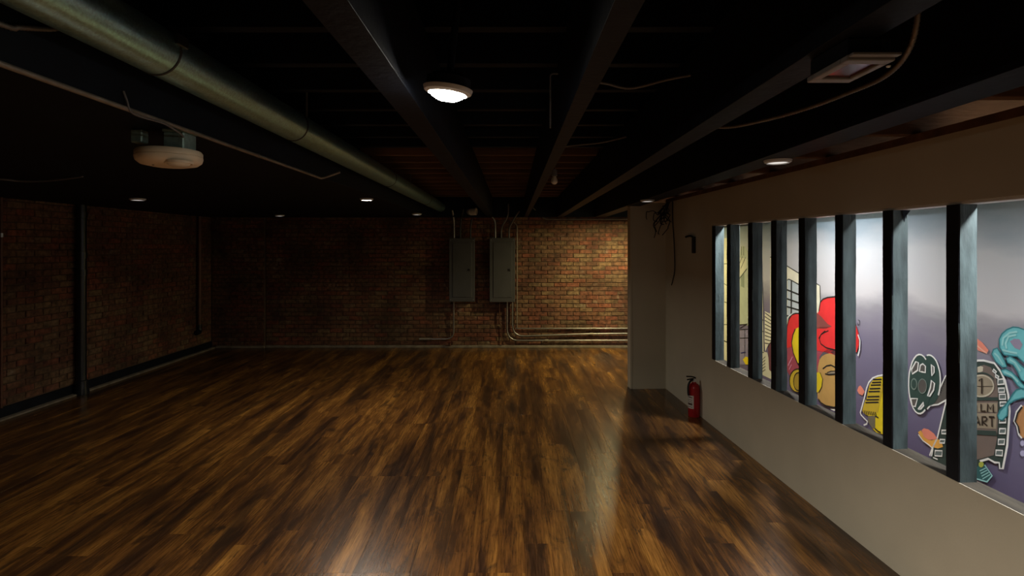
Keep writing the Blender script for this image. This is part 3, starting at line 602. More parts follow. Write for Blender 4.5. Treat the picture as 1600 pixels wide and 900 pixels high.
  ('p','palelilac',7,0,[3.411,0.495,3.412,0.486,3.417,0.477,3.424,0.472,3.431,0.472,3.436,0.477,3.438,0.485,3.436,0.495,3.431,0.503,3.424,0.508,3.417,0.508,3.412,0.503]),
 ],
}
# ------------------------------------------------------------------ projection used only to rank which repeats show largest
def seen(x, y, z):
    if y < 0.3:
        return None
    px, py = 800 + 870 * x / y, 385 - 870 * (z - 1.7) / y
    return (px, py) if -40 < px < 1640 and -40 < py < 940 else None

# ------------------------------------------------------------------ floor of separate planks
floor = struct(obj('floor', B(XL - 0.1, MX + 0.3, YB - 0.1, YF + 0.1, -0.09, -0.016), M_subfloor), 'dark scraped wood plank floor')
PW, PL, PT = 0.15, 1.22, 0.016
pcache = {}
def plank_mesh(w, l):
    key = (round(w, 3), round(l, 3))
    if key not in pcache:
        bm = nb(); g = 0.0002; c = 0.0006
        lo = [(-w / 2 + g, -l / 2 + g), (w / 2 - g, -l / 2 + g), (w / 2 - g, l / 2 - g), (-w / 2 + g, l / 2 - g)]
        hi = [(x - math.copysign(c, x), y - math.copysign(c, y)) for x, y in lo]
        r0 = [bm.verts.new((x, y, -PT)) for x, y in lo]; r1 = [bm.verts.new((x, y, -0.0016)) for x, y in lo]; r2 = [bm.verts.new((x, y, 0)) for x, y in hi]
        bm.faces.new(r2)
        for a, b in ((r0, r1), (r1, r2)):
            for k in range(4):
                bm.faces.new([a[k], a[(k + 1) % 4], b[(k + 1) % 4], b[k]])
        bm.normal_update()
        me = bpy.data.meshes.new('plank'); bm.to_mesh(me); bm.free(); me.materials.append(M_floor)
        pcache[key] = me
    return pcache[key]
planks = []
x = XL
rp = random.Random(11)
while x < MX + 0.05:
    cx = x + PW / 2
    start = rp.uniform(0, PL)
    if -1.35 < cx < 1.0 and rp.random() < 0.62:
        start = 3.46 % PL
    y = YB + start - PL
    y -= PL * math.floor((y - YB + PL) / PL)
    while y < YF:
        y0, y1 = max(y, YB), min(y + PL, YF)
        if y1 - y0 > 0.02:
            p = seen(cx, max((y0 + y1) / 2, 2.9), 0)
            wallx = WX - SK * (y0 + y1) / 2
            area = 0
            if p and y1 > 2.85 and cx < wallx + 0.05:
                yn, yf = max(y0, 2.87), y1
                area = abs(1 / yn - 1 / yf) * (1 / yn + 1 / yf)
            planks.append((area, cx, y0, y1))
        y += PL
    x += PW
planks.sort(key=lambda t: -t[0])
rest = nb()
for i, (ar, cx, y0, y1) in enumerate(planks):
    me = plank_mesh(PW, y1 - y0)
    dz = rp.uniform(-0.0002, 0.0)
    if i < 300 and ar > 0:
        o = bpy.data.objects.new('plank', me); o.location = (cx, (y0 + y1) / 2, dz); link(o, floor)
    else:
        n0 = len(rest.verts)
        rest.from_mesh(me); rest.verts.ensure_lookup_table()
        bmesh.ops.translate(rest, verts=rest.verts[n0:], vec=(cx, (y0 + y1) / 2, dz))
o = obj('plank_field', rest, M_floor, floor); o['kind'] = 'stuff'

# ------------------------------------------------------------------ brick walls
BL, BH, MJ = 0.205, 0.060, 0.010
bvar = {}
def brick_mesh(l, k):
    key = (round(l, 3), k)
    if key not in bvar:
        rb = random.Random(k * 31 + int(l * 1000))
        bm = nb(); j = lambda a=0.003: rb.uniform(-a, a)
        c = 0.004
        lo = [(-l / 2 + j(), -BH / 2 + j()), (l / 2 + j(), -BH / 2 + j()), (l / 2 + j(), BH / 2 + j()), (-l / 2 + j(), BH / 2 + j())]
        hi = [(x - math.copysign(c + abs(j()), x), y - math.copysign(c, y)) for x, y in lo]
        d = [0.012 + j(0.003) for _ in range(4)]
        # local x along the wall, local z up, face at -y
        r0 = [bm.verts.new((x, 0.02, z)) for x, z in lo]; r1 = [bm.verts.new((x, -q + 0.004, z)) for (x, z), q in zip(lo, d)]; r2 = [bm.verts.new((x, -q, z)) for (x, z), q in zip(hi, d)]
        bm.faces.new(r2)
        for a, b in ((r0, r1), (r1, r2)):
            for q in range(4):
                bm.faces.new([a[q], a[(q + 1) % 4], b[(q + 1) % 4], b[q]])
        bmesh.ops.recalc_face_normals(bm, faces=bm.faces)
        me = bpy.data.meshes.new('brick'); bm.to_mesh(me); bm.free(); me.materials.append(M_brick)
        bvar[key] = me
    return bvar[key]
def brick_wall(parent, u0, u1, z0, z1, place, rank, seed):
    """u runs along the wall; place(u, z) -> (location, rotation about z)"""
    rb = random.Random(seed); items = []
    row = 0; z = z0
    while z + BH < z1 + 0.01:
        u = u0 - (0.0 if row % 2 else (BL + MJ) / 2)
        while u < u1 - 0.03:
            a, b = max(u, u0), min(u + BL, u1)
            if b - a > 0.04:
                items.append((rank((a + b) / 2, z + BH / 2), (a + b) / 2, z + BH / 2, b - a, rb.randrange(6), rb.uniform(-0.003, 0.003)))
            u += BL + MJ
        z += BH + MJ; row += 1
    items.sort(key=lambda t: -t[0])
    jb = nb()
    for i, (rk, u, z, l, k, d) in enumerate(items):
        me = brick_mesh(l, k)
        loc, rz = place(u, z + rb.uniform(-0.0025, 0.0025), d)
        if i < 300:
            o = bpy.data.objects.new('brick', me); o.location = loc; o.rotation_euler = (0, 0, rz); link(o, parent)
        else:
            n0 = len(jb.verts)
            jb.from_mesh(me); jb.verts.ensure_lookup_table()
            bmesh.ops.transform(jb, verts=jb.verts[n0:], matrix=Matrix.Translation(loc) @ Matrix.Rotation(rz, 4, 'Z'))
    o = obj('brickwork', jb, M_brick, parent); o['kind'] = 'stuff'
wf = nb(); box(wf, XL - 0.15, MX + 0.2, YF, YF + 0.2, 0, 2.8)
box(wf, XL - 0.02, -4.14, YF - 0.05, YF + 0.01, 0, 2.8)
wall_far = struct(obj('wall_far', wf, M_mortar), 'old red brick wall at the far end of the room')
def rank_far(u, z):
    p = seen(u, YF, z)
    if not p or p[0] > 985 or p[1] < 340:
        return 0
    if -1.08 < u < 0.1 and z > 0.75 and not (-0.6 < u < -0.39):
        return 0.1
    return 1 + (u + 5) * 0.1 - abs(z - 1.0) * 0.05
brick_wall(wall_far, -4.13, MX - 0.42, 0.045, 2.22, lambda u, z, d: ((u, YF + d, z), 0), rank_far, 3)
jb_u = struct(obj('wall_far_break', B(XL, -4.15, YF - 0.051, YF - 0.049, 0.0, 2.2), M_mortar), 'slightly proud end of the far brick wall by the left corner')
brick_wall(jb_u, XL + 0.02, -4.145, 0.045, 2.22, lambda u, z, d: ((u, YF - 0.05 + d, z), 0), lambda u, z: 1.0 if 0 < z < 2.15 else 0, 5)
wall_left = struct(obj('wall_left', B(XL - 0.2, XL, YB - 0.1, YF + 0.1, 0, 2.8), M_mortar), 'old red brick wall along the left side')
def rank_left(u, z):
    y = -u
    p = seen(XL, y, z)
    return 1 / y if p and -20 < p[0] and p[1] > 300 else 0
brick_wall(wall_left, -(YF - 0.07), -2.2, 0.13, 2.22, lambda u, z, d: ((XL - d, -u, z), math.pi / 2), rank_left, 4)

# ------------------------------------------------------------------ other walls
wall_back = struct(obj('wall_back', B(XL - 0.15, MX + 0.4, YB - 0.12, YB, 0, 2.8), M_graywall), 'plain wall behind the viewer')
def at_wall(o, x0):
    o.location = (x0, 0, 0); o.rotation_euler = (0, 0, ANG); return o
K = 1 / math.cos(ANG)
S0, S1, SE, ZS, ZL, ZT = 2.05, 5.29 * K, 6.66 * K, 0.632, 1.905, 2.22   # opening start, end, wall end, sill, lintel, wall top
TH = 0.10
w = nb()
box(w, 0, TH, YB, SE, 0, ZS - 0.03)                 # below the opening
box(w, 0, TH, YB, SE, ZL, ZT)                       # above the opening
box(w, 0, TH, YB, S0, ZS - 0.03, ZL)
box(w, 0, TH, S1, SE, ZS - 0.03, ZL)
box(w, 0, 0.004, S0, S1, ZS - 0.03, ZS - 0.001)
wall_right = at_wall(struct(obj('wall_right', w, M_wall), 'beige painted partition wall with a long barred opening'), WX)
obj('wall_return', B(-0.425, 0.0, SE - 0.005, SE + 0.115, 0, ZT), M_wall, wall_right)
obj('corner_bead', B(-0.432, -0.405, SE - 0.008, SE + 0.118, 0, ZT, bev=0.003), M_wall, wall_right)
obj('window_sill', B(0.004, 0.10, S0, S1, ZS - 0.03, ZS, bev=0.001), M_sillwood, wall_right)
obj('lintel_edge', B(0.014, 0.098, S0, S1, ZL - 0.014, ZL, bev=0.002), M_whitetrim, wall_right)
obj('top_plate', B(0.0, TH, YB + 0.02, SE, ZT, ZT + 0.04), M_barewood, wall_right)
wall_mural = at_wall(struct(obj('wall_mural', B(0, 0.12, YB, YF + 0.2, 0, 2.8), M_graywall), 'painted wall across the passage behind the barred opening'), MX)

# base strips
bl = struct(obj('recess_strip_left', B(XL - 0.01, XL + 0.022, YB, YF - 0.06, 0.0, 0.115, bev=0.004), M_blackwood), 'black band painted as the dark recess at the foot of the left brick wall')  # solid black strip; the shade of a recess is put into its colour
struct(obj('trim_1', B(XL + 0.022, XL + 0.085, YB, YF - 0.06, 0.0, 0.02, bev=0.004), M_concrete), 'pale concrete strip along the left floor edge')
struct(obj('baseboard_far', B(-4.13, WX + 0.2, YF - 0.045, YF + 0.01, 0.0, 0.04, bev=0.005), M_concrete), 'low concrete ledge at the foot of the far wall')
struct(obj('trim_2', B(XL + 0.09, -4.13, YF - 0.085, YF - 0.04, 0.0, 0.04, bev=0.005), M_concrete), 'low concrete ledge at the foot of the far corner')

# ------------------------------------------------------------------ ceiling
ceiling = struct(obj('ceiling', B(XL - 0.1, MX + 0.3, YB - 0.1, YF + 0.1, 2.72, 2.80), M_black), 'black painted open joist ceiling')
obj('soffit', B(XL, -1.33, YB, YF - 0.16, ZB, 2.71, bev=0.004), M_black, ceiling)
for nm, a, b in (('beam', -0.41, -0.32), ('beam', 0.20, 0.26), ('beam', 0.74, 0.84), ('beam', 1.36, 1.53)):
    obj(nm, B(a, b, YB, YF - 0.16, ZB, 2.50, bev=0.001), M_blackwood, ceiling)
obj('header_beam', B(XL, MX - 0.42, YF - 0.16, YF - 0.01, ZB + 0.005, 2.71, bev=0.004), M_black, ceiling)
jm = {}
def joist(x0, x1, y, z0, z1, m):
    key = (x0, x1, z0, z1, m.name)
    if key not in jm:
        o = obj('joist', B(x0, x1, -0.024, 0.024, z0, z1, bev=0.003), m, ceiling); jm[key] = o.data
    else:
        o = link(bpy.data.objects.new('joist', jm[key]), ceiling)
    o.location = (0, y, 0)
y = 1.655 - 0.406 * 11
while y < YF - 0.2:
    joist(-1.33, 1.53, y, 2.50, 2.71, M_barewood if y > 4.7 else M_blackwood)
    y += 0.406
JY = [2.83 + 0.71 * k for k in range(-7, 8)] + [8.22]
for y in JY:
    joist(1.535, 2.86, y, 2.262, 2.46, M_barewood)
cs = obj('corridor_soffit', B(-0.20, 0.0, YB + 0.02, YF - 0.2, 2.0, 2.14, bev=0.003), M_black, ceiling)
at_wall(cs, MX)

# ------------------------------------------------------------------ posts in the opening
post_data = [(2.592, 'nearest of the black timber posts, widest and furthest right in the barred opening'),
             (3.008, 'second nearest black timber post, splintered at its top, in the barred opening'),
             (3.422, 'third nearest black timber post in the barred opening, right of the painted red hat'),
             (3.821, 'fourth nearest black timber post in the barred opening, across the painted red hat'),
             (4.193, 'fifth nearest black timber post in the barred opening, left of the painted red hat'),
             (4.564, 'sixth nearest black timber post in the barred opening, third from its far end'),
             (4.968, 'seventh nearest black timber post, second from the far end of the barred opening'),
             (5.294, 'farthest black timber post, closing the far end of the barred opening')]
rq = random.Random(5)
for i, (yy, lab) in enumerate(post_data):
    bm = nb(); nz_ = 14
    wd = 0.076
    s1 = yy * K; s0 = s1 - wd
    rings = []
    for k in range(nz_ + 1):
        z = ZS + (ZL - 0.014 - ZS) * k / nz_
        c = 0.004
        pr = [(0.001 + c, s0), (0.0875 - c, s0), (0.0875, s0 + c), (0.0875, s1 - c), (0.0875 - c, s1), (0.001 + c, s1), (0.001, s1 - c), (0.001, s0 + c)]
        jx, jy = rq.uniform(-0.0012, 0.0012), rq.uniform(-0.0012, 0.0012)
        rings.append([bm.verts.new((a + max(jx, 0) + rq.uniform(0, 0.001), b + jy + rq.uniform(-0.0006, 0.0006), z)) for a, b in pr])
    for a, b in zip(rings, rings[1:]):
        for k in range(8):
            bm.faces.new([a[k], a[(k + 1) % 8], b[(k + 1) % 8], b[k]])
    bm.faces.new(rings[0][::-1]); bm.faces.new(rings[-1])
    bmesh.ops.recalc_face_normals(bm, faces=bm.faces)
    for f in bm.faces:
        f.material_index = 1 if f.calc_center_median().x < 0.004 else 0  # room-facing face takes the shaded black, all others the lit tone
    if i == 1:
        p = at_wall(empty('timber_post'), WX)
        obj('stud', bm, [M_postlit, M_postshade], p)
        sb = nb()
        for q in range(7):
            a = rq.uniform(0.045, 0.088); zz = ZL - 0.014 - rq.uniform(0.02, 0.08)
            v = [sb.verts.new((a, s0 - 0.006, ZL - 0.015)), sb.verts.new((a + 0.022, s0 - 0.004, ZL - 0.015)), sb.verts.new((a + 0.012, s0 + 0.002, ZL - 0.015)), sb.verts.new((a + rq.uniform(0, 0.02), s0 - 0.005, zz))]
            sb.faces.new((v[0], v[1], v[3])); sb.faces.new((v[1], v[2], v[3])); sb.faces.new((v[2], v[0], v[3]))
        obj('splinter', sb, M_blackwood, p)
    else:
        p = at_wall(obj('timber_post', bm, [M_postlit, M_postshade]), WX)
    tag(p, lab, 'post', 'posts in the barred opening')

# ------------------------------------------------------------------ mural
MC = {'cream': 'd9d8c0', 'sage': 'b9c2ad', 'greygreen': '8d9a86', 'ink': '17191c', 'lilac': '8e88a6', 'navy': '2a2c6e', 'yellow': 'e8cf20', 'ivory': 'ece8cf', 'maroon': '6b3f48',
      'paleglass': 'c2ccd0', 'red': 'ea2f33', 'white': 'f2f2ee', 'darkred': '8e4a46', 'rose': 'a8485a', 'slate': '5f5f68', 'pink': 'd890b0', 'mustard': 'cdb030', 'ochre': 'a88c2c', 'skin': 'c9a15e',
      'greybrown': '77705a', 'coral': 'f0917a', 'salmon': 'f7b9a0', 'orange': 'f0b050', 'charcoal': '5a5652', 'reelgreen': '2f4a44', 'sagegrey': '7e9088', 'filmgreen': '33443f', 'filmbrown': '7b6c64',
      'tan': 'a3957f', 'paletan': 'cfc6b0', 'brownink': '33261c', 'holegrey': '6d7a78', 'tealdark': '2f6467', 'tealpale': '9ed6d6', 'limeyellow': 'b8c050', 'turquoise': '6fc0c6', 'tealink': '2d7f88',
      'mauve': '948aa0', 'tanorange': 'c08a58', 'palelilac': 'b7b4d6'}
mur = tag(empty('mural', (MX, 0, 0), ANG), 'colourful mural of woman, microphone and film reel on passage wall', 'mural')
bm = B(-0.003, 0.001, 1.2, 8.9, 0.06, 1.995)
obj('painted_sky', bm, M_sky, mur)
mmat = {}
def mural_mat(c):
    if c not in mmat:
        mmat[c] = mat('mural_' + c, MC[c], 0.65, var=0.10, vscale=7)
    return mmat[c]
for part, items in MURAL.items():
    bm = nb(); names = []
    for kind, c, layer, wd, flat in items:
        if c not in names:
            names.append(c)
        mi = names.index(c)
        n = -(0.004 + 0.0012 * layer)
        pts = [Vector((flat[k] * K, flat[k + 1])) for k in range(0, len(flat), 2)]
        if kind == 'p':
            f = bm.faces.new([bm.verts.new((n, s, z)) for s, z in pts])
            f.material_index = mi
        else:
            L_, R_ = [], []
            for i, p in enumerate(pts):
                d = (pts[min(i + 1, len(pts) - 1)] - pts[max(i - 1, 0)])
                if d.length < 1e-6:
                    d = pts[i] - pts[i - 1]
                if i in (0, len(pts) - 1) and (pts[0] - pts[-1]).length < 1e-6:
                    d = pts[1] - pts[-2]
                d.normalize()
                h = Vector((-d.y, d.x)) * wd * 0.5
                L_.append(bm.verts.new((n, *(p + h)))); R_.append(bm.verts.new((n, *(p - h))))
            for i in range(len(pts) - 1):
                f = bm.faces.new([L_[i], L_[i + 1], R_[i + 1], R_[i]]); f.material_index = mi
    obj(part.split('#')[0], bm, [mural_mat(c) for c in names], mur)

# ------------------------------------------------------------------ downlights
def downlight(x, y, z, label, power, color, lit, r=0.055, up=0.0, tilt=None, dome=0.004, lens_mat=None, spread=142, group='round ceiling downlights'):
    t = tag(empty('downlight', (x, y, z)), label, 'ceiling light', group)
    n = 32
    obj('trim_ring', lathe(nb(), [(r * 1.0, -0.012), (r * 1.06, -0.018), (r * 1.28, -0.012), (r * 1.34, -0.002), (r * 1.34, 0.0), (r * 1.0, 0.0), (r * 1.0, -0.012)], n), M_whitetrim, t, True)
    obj('lens', lathe(nb(), [(0, -0.013 - dome), (r * 0.55, -0.0125 - dome * 0.9), (r * 0.85, -0.012 - dome * 0.55), (r * 0.98, -0.0115), (r * 0.98, -0.008), (0, -0.008)], n), lens_mat or (M_lit if lit else M_dimlens), t, True)
    obj('housing', lathe(nb(), [(0, 0.0005), (r * 1.2, 0.0005), (r * 1.2, 0.028), (r * 0.9, 0.04 if up else 0.03), (0, 0.04 if up else 0.03)], n), M_blackwood, t, True) if up else None
    if up > 0.05:
        obj('stem', T([(0, 0, 0.035), (0, 0, up)], 0.011), M_blackwood, t, True)
    ld = bpy.data.lights.new('downlight_glow', 'AREA')
    ld.shape = 'DISK'; ld.size = r * 1.9; ld.energy = power; ld.color = color; ld.spread = math.radians(spread)
    lo = bpy.data.objects.new('downlight_glow', ld); lo.location = (0, 0, -0.018 - dome); link(lo, t)
    if tilt:
        t.rotation_euler = tilt
    return t
downlight(-0.19, 1.655, 2.17, 'big bright downlight glaring near the top centre of the ceiling', P_NEAR, C_ROOM, True, up=0.33, tilt=(0.05, 0.12, 0), dome=0.024, lens_mat=M_glare)
downlight(-1.462, 5.60, ZB, 'small bright downlight in black soffit, left of the metal duct', P_MID, C_ROOM, True, spread=155, r=0.05)
downlight(-3.766, 5.60, ZB, 'faint downlight in black soffit above the left brick wall', P_DIM, C_ROOM, False)
downlight(-3.554, 8.52, ZB, 'faint far downlight in soffit near the left back corner', P_DIM, C_ROOM, False)
downlight(-1.40, 8.18, ZB, 'faint far downlight in soffit left of the electrical panels', P_DIM, C_ROOM, False)
downlight(1.40, 5.76, ZB, 'faint downlight on beam just above the beige wall corner', P_DIM, C_ROOM, False)
downlight(1.48, 3.10, ZB, 'faint downlight on beam above the beige partition header', P_DIM * 2, C_ROOM, False)
downlight(0.50, 1.655 - 0.406 * 5, 2.17, 'added unseen downlight just behind the viewpoint, brightening near wall and floor', P_ADDED, C_ROOM, True, up=0.33)  # added lamp out of view, there to brighten the right wall and near floor
downlight(1.79, JY[15], 2.222, 'warm downlight hidden round the corner, washing the far brick wall', P_ALCOVE, C_ALCOVE, True, spread=172, up=0.04, r=0.06)
downlight(2.36, JY[6], 2.222, 'cool downlight over the passage, nearer one above the mural', P_CORR * 1.25, C_CORR, True, spread=165, up=0.04, r=0.06)
downlight(2.24, JY[10], 2.222, 'cool downlight over the passage, farther one above the mural', P_CORR, C_CORR, True, spread=165, up=0.04, r=0.06)

# ------------------------------------------------------------------ duct
d = tag(empty('spiral_duct', (-1.18, YB, 2.35)), 'long round galvanised metal duct running along the ceiling', 'duct')
R = 0.08
def ring_y(bm, prof, n=40):
    M = Matrix.Rotation(-math.pi / 2, 4, 'X')
    return lathe(bm, prof, n, M)
joints = [1.85, 3.0, 5.3, 7.6]
edges = [0.0] + [j - YB for j in joints] + [YF - 0.17 - YB]
for a, b in zip(edges, edges[1:]):
    obj('duct_section', ring_y(nb(), [(R, a), (R, b)]), M_duct, d, True)
for j in joints:
    jy = j - YB
    obj('duct_seam', ring_y(nb(), [(R, jy - 0.006), (R + 0.003, jy - 0.005), (R + 0.003, jy + 0.003), (R, jy + 0.004)]), M_seam, d, True)
a = math.radians(25)
obj('seam_clip', box(nb(), 0.074, 0.09, 1.85 - YB - 0.03, 1.85 - YB + 0.03, 0.012, 0.05, bev=0.003), M_paneldark, d)
for j in (0.9, 3.2, 6.5):
    obj('hanger_strap', T([(0, j - YB, 0.08), (0, j - YB, 0.36)], 0.006, n=6), M_emtdull, d)

# ------------------------------------------------------------------ left ceiling: conduit, cables, round fixture
def single(name, bm, m, label, cat, group=None, smooth=True):
    return tag(obj(name, bm, m, None, smooth), label, cat, group)
c = tag(empty('steel_conduit', (-1.322, 0.3, 2.172)), 'thin steel conduit along the lower edge of the black soffit', 'conduit', 'ceiling conduits')
obj('tube', T(round_path([(0, -0.3, 0), (0, 3.57, 0), (0.125, 3.575, 0.045)], 0.03), 0.0085), M_emtdull, c, True)
for yy in (0.6, 2.6):
    obj('strap', ring_y(nb(), [(0.0085, yy - 0.01), (0.0105, yy - 0.01), (0.0105, yy + 0.01), (0.0085, yy + 0.01)], 12), M_emtdull, c, True)
single('loose_cable', T(smooth_path([(-1.326, 1.90, 2.23), (-1.318, 1.905, 2.20), (-1.312, 1.915, 2.165), (-1.312, 1.96, 2.158), (-1.312, 2.03, 2.161), (-1.312, 2.10, 2.163), (-1.315, 2.17, 2.155), (-1.33, 2.24, 2.150), (-1.345, 2.28, 2.145)]), 0.0035, n=8), M_cable, 'thin grey cable looped over the conduit into the metal box', 'cable')
single('armoured_cable', T(smooth_path([(-1.32, 1.1, 2.262), (-1.32, 1.436, 2.273), (-1.32, 1.491, 2.287), (-1.322, 1.60, 2.325), (-1.325, 1.66, 2.36)]), 0.0075, ribs=0.12), M_flex, 'ribbed metal cable on soffit side at the top left edge', 'cable', 'ribbed cables')
single('armoured_cable', T(smooth_path([(-1.20, 1.55, 2.47), (-1.10, 1.62, 2.485), (-1.0, 1.75, 2.49)]), 0.012, ribs=0.12), M_flex, 'short ribbed cable above the metal duct at the top edge', 'cable', 'ribbed cables')
single('sagging_rod', T(smooth_path([(-3.9, 3.80, 2.176), (-3.543, 3.853, 2.165), (-3.465, 3.92, 2.160), (-3.25, 3.90, 2.160), (-2.992, 3.817, 2.172), (-2.93, 3.80, 2.178)]), 0.007), M_cable, 'pale sagging cable under the soffit at the far left', 'cable')
fx = tag(empty('ceiling_fixture', (-1.428, 2.32, ZB)), 'round cream ceiling fixture hung below a metal box by the conduit', 'ceiling fixture')
bx_ = obj('junction_box', box(nb(), 0.005, 0.088, -0.05, 0.045, -0.085, -0.012, bev=0.004), M_galvbox, fx)
obj('box_cover', box(nb(), 0.002, 0.091, -0.054, 0.049, -0.012, 0.0, bev=0.002), M_galvbox, fx)
for sx in (0.025, 0.065):
    obj('screw', lathe(nb(), [(0, -0.006), (0.005, -0.005), (0.005, 0)], 10, Matrix.Translation((sx, -0.051, -0.03)) @ Matrix.Rotation(math.pi / 2, 4, 'X')), M_steel, bx_, True)
obj('side_knockout', box(nb(), -0.132, -0.085, -0.045, 0.0, -0.055, 0.0, bev=0.004), M_galvbox, fx)
obj('body', lathe(nb(), [(0, -0.148), (0.07, -0.147), (0.105, -0.140), (0.120, -0.128), (0.125, -0.114), (0.125, -0.108), (0.122, -0.106), (0.124, -0.104), (0.124, -0.090), (0.118, -0.082), (0.10, -0.078), (0, -0.076)], 48), M_cream, fx, True)
obj('lens', lathe(nb(), [(0, -0.018), (0.018, -0.017), (0.034, -0.013), (0.043, -0.006), (0.047, 0.004)], 28, Matrix.Translation((0.070, -0.052, -0.138))), M_creamlens, fx, True)
obj('lens_ring', lathe(nb(), [(0.045, 0.004), (0.046, -0.006), (0.052, -0.006), (0.054, 0.004)], 28, Matrix.Translation((0.070, -0.052, -0.138))), M_cream, fx, True)
obj('sensor_hole', lathe(nb(), [(0, -0.0015), (0.004, -0.0015), (0.004, 0.002)], 12, Matrix.Translation((-0.035, -0.05, -0.1475))), M_paneldark, fx)

# ------------------------------------------------------------------ right ceiling: alarm box, cables
al = tag(empty('alarm_box', (0.80, 1.27, ZB)), 'pale rectangular alarm box with dark red window under the beam', 'alarm box')
fr = nb()
zz0, zz1 = -0.056, -0.042
for a in ((-0.035, 0.075, 0.0, 0.028), (-0.035, 0.075, 0.145, 0.175), (-0.035, -0.015, 0.028, 0.145), (0.057, 0.075, 0.028, 0.145)):
    box(fr, *a, zz0, zz1, bev=0.002)
obj('face_frame', fr, M_whitebox, al)
obj('back_box', box(nb(), -0.030, 0.070, 0.006, 0.169, -0.040, 0.0, bev=0.003), M_pipeblack, al)
obj('window', box(nb(), -0.016, 0.058, 0.027, 0.146, -0.050, -0.041), M_redlens, al)
obj('shelf_plate', box(nb(), -0.035, 0.075, -0.022, -0.004, -0.050, -0.044, bev=0.001), M_whitebox, al)
obj('status_light', lathe(nb(), [(0, -0.004), (0.004, -0.003), (0.005, 0)], 12, Matrix.Translation((0.072, 0.02, -0.062))), M_whitetrim, al, True)
single('armoured_cable', T(smooth_path([(0.845, 2.46, 2.235), (0.919, 2.351, 2.205), (1.0, 2.175, 2.197), (1.06, 2.005, 2.197), (1.092, 1.828, 2.2), (1.104, 1.642, 2.205), (1.09, 1.52, 2.25), (1.07, 1.46, 2.36), (1.07, 1.45, 2.48)]), 0.0075, ribs=0.12), M_flex, 'ribbed metal cable sweeping past the red windowed alarm box', 'cable', 'ribbed cables')
single('wavy_cable', T(smooth_path([(0.262, 2.40, 2.42), (0.398, 2.388, 2.40), (0.52, 2.446, 2.395), (0.646, 2.342, 2.40), (0.74, 2.307, 2.41)]), 0.006), M_cable, 'wavy grey cable strung between two black ceiling beams', 'cable')
single('bent_rod', T(round_path([(0.199, 2.4, 2.445), (0.166, 2.4, 2.445), (0.166, 2.4, 2.21)], 0.03), 0.0045), M_cable, 'thin bent rod hanging beside the centre black beam', 'rod')
single('slack_cable', T(smooth_path([(0.262, 3.9, 2.385), (0.383, 3.83, 2.39), (0.60, 3.72, 2.395), (0.74, 3.6, 2.41)]), 0.006), M_cable, 'straight grey cable strung between beams, below the wavy one', 'cable')
single('thin_cable', T(smooth_path([(1.02, 1.15, 2.24), (1.35, 1.35, 2.235), (1.60, 1.50, 2.258)]), 0.004, n=8), M_cord, 'thin dark cable running from alarm box towards the partition', 'cable')
sk = tag(empty('lamp_socket', (0.38, 5.0, 2.50)), 'small bare lamp socket hanging between the middle beams', 'lamp socket')
obj('cord', T([(0, 0, 0), (0, 0, -0.11)], 0.004, n=8), M_cord, sk, True)
obj('socket', lathe(nb(), [(0, -0.105), (0.02, -0.108), (0.026, -0.125), (0.026, -0.165), (0.018, -0.17), (0, -0.17)], 18), M_whitebox, sk, True)
obj('bulb', lathe(nb(), [(0.014, -0.168), (0.018, -0.18), (0.03, -0.205), (0.028, -0.228), (0.014, -0.242), (0, -0.245)], 18), M_creamlens, sk, True)

# ------------------------------------------------------------------ pipes on the left wall
p = tag(empty('drain_pipe', (-4.95, 6.40, 0)), 'thick glossy black vertical drain pipe on the left brick wall', 'pipe')
obj('tube', lathe(nb(), [(0, 0.0), (0.052, 0.0), (0.052, ZB - 0.001), (0, ZB - 0.001)], 24), M_pipeblack, p, True)
for z in (1.60, 1.40, 2.06):
    obj('coupling', lathe(nb(), [(0.052, z - 0.035), (0.060, z - 0.033), (0.060, z + 0.033), (0.052, z + 0.035)], 24), M_pipeblack, p, True)
ft = nb(); lathe(ft, [(0, 0.0), (0.075, 0.0), (0.078, 0.02), (0.066, 0.10), (0.066, 0.16), (0.053, 0.165)], 24)
obj('foot_fitting', ft, M_pipeblack, p, True)
p = tag(empty('brown_pipe', (-4.975, 8.86, 0)), 'slim brown vertical pipe near the left back corner', 'pipe')
obj('tube', lathe(nb(), [(0, 0.40), (0.032, 0.40), (0.032, ZB - 0.001), (0, ZB - 0.001)], 20), M_copper, p, True)
obj('elbow', T(smooth_path([(0, 0, 0.46), (0, 0, 0.38), (0.005, -0.02, 0.345), (0.0, -0.09, 0.335)]), 0.040, n=14), M_pipeblack, p, True)
p = tag(empty('wall_conduit', (-4.99, 5.44, 0)), 'thin vertical conduit at the left edge of the brick wall', 'conduit')
obj('tube', lathe(nb(), [(0, 0.12), (0.013, 0.12), (0.013, ZB - 0.001), (0, ZB - 0.001)], 12), M_copper, p, True)
obj('glint_ring', lathe(nb(), [(0.013, 1.79), (0.019, 1.79), (0.019, 1.83), (0.013, 1.83)], 14), M_steel, p, True)  # bright steel ring added to stand for a glint on the conduit

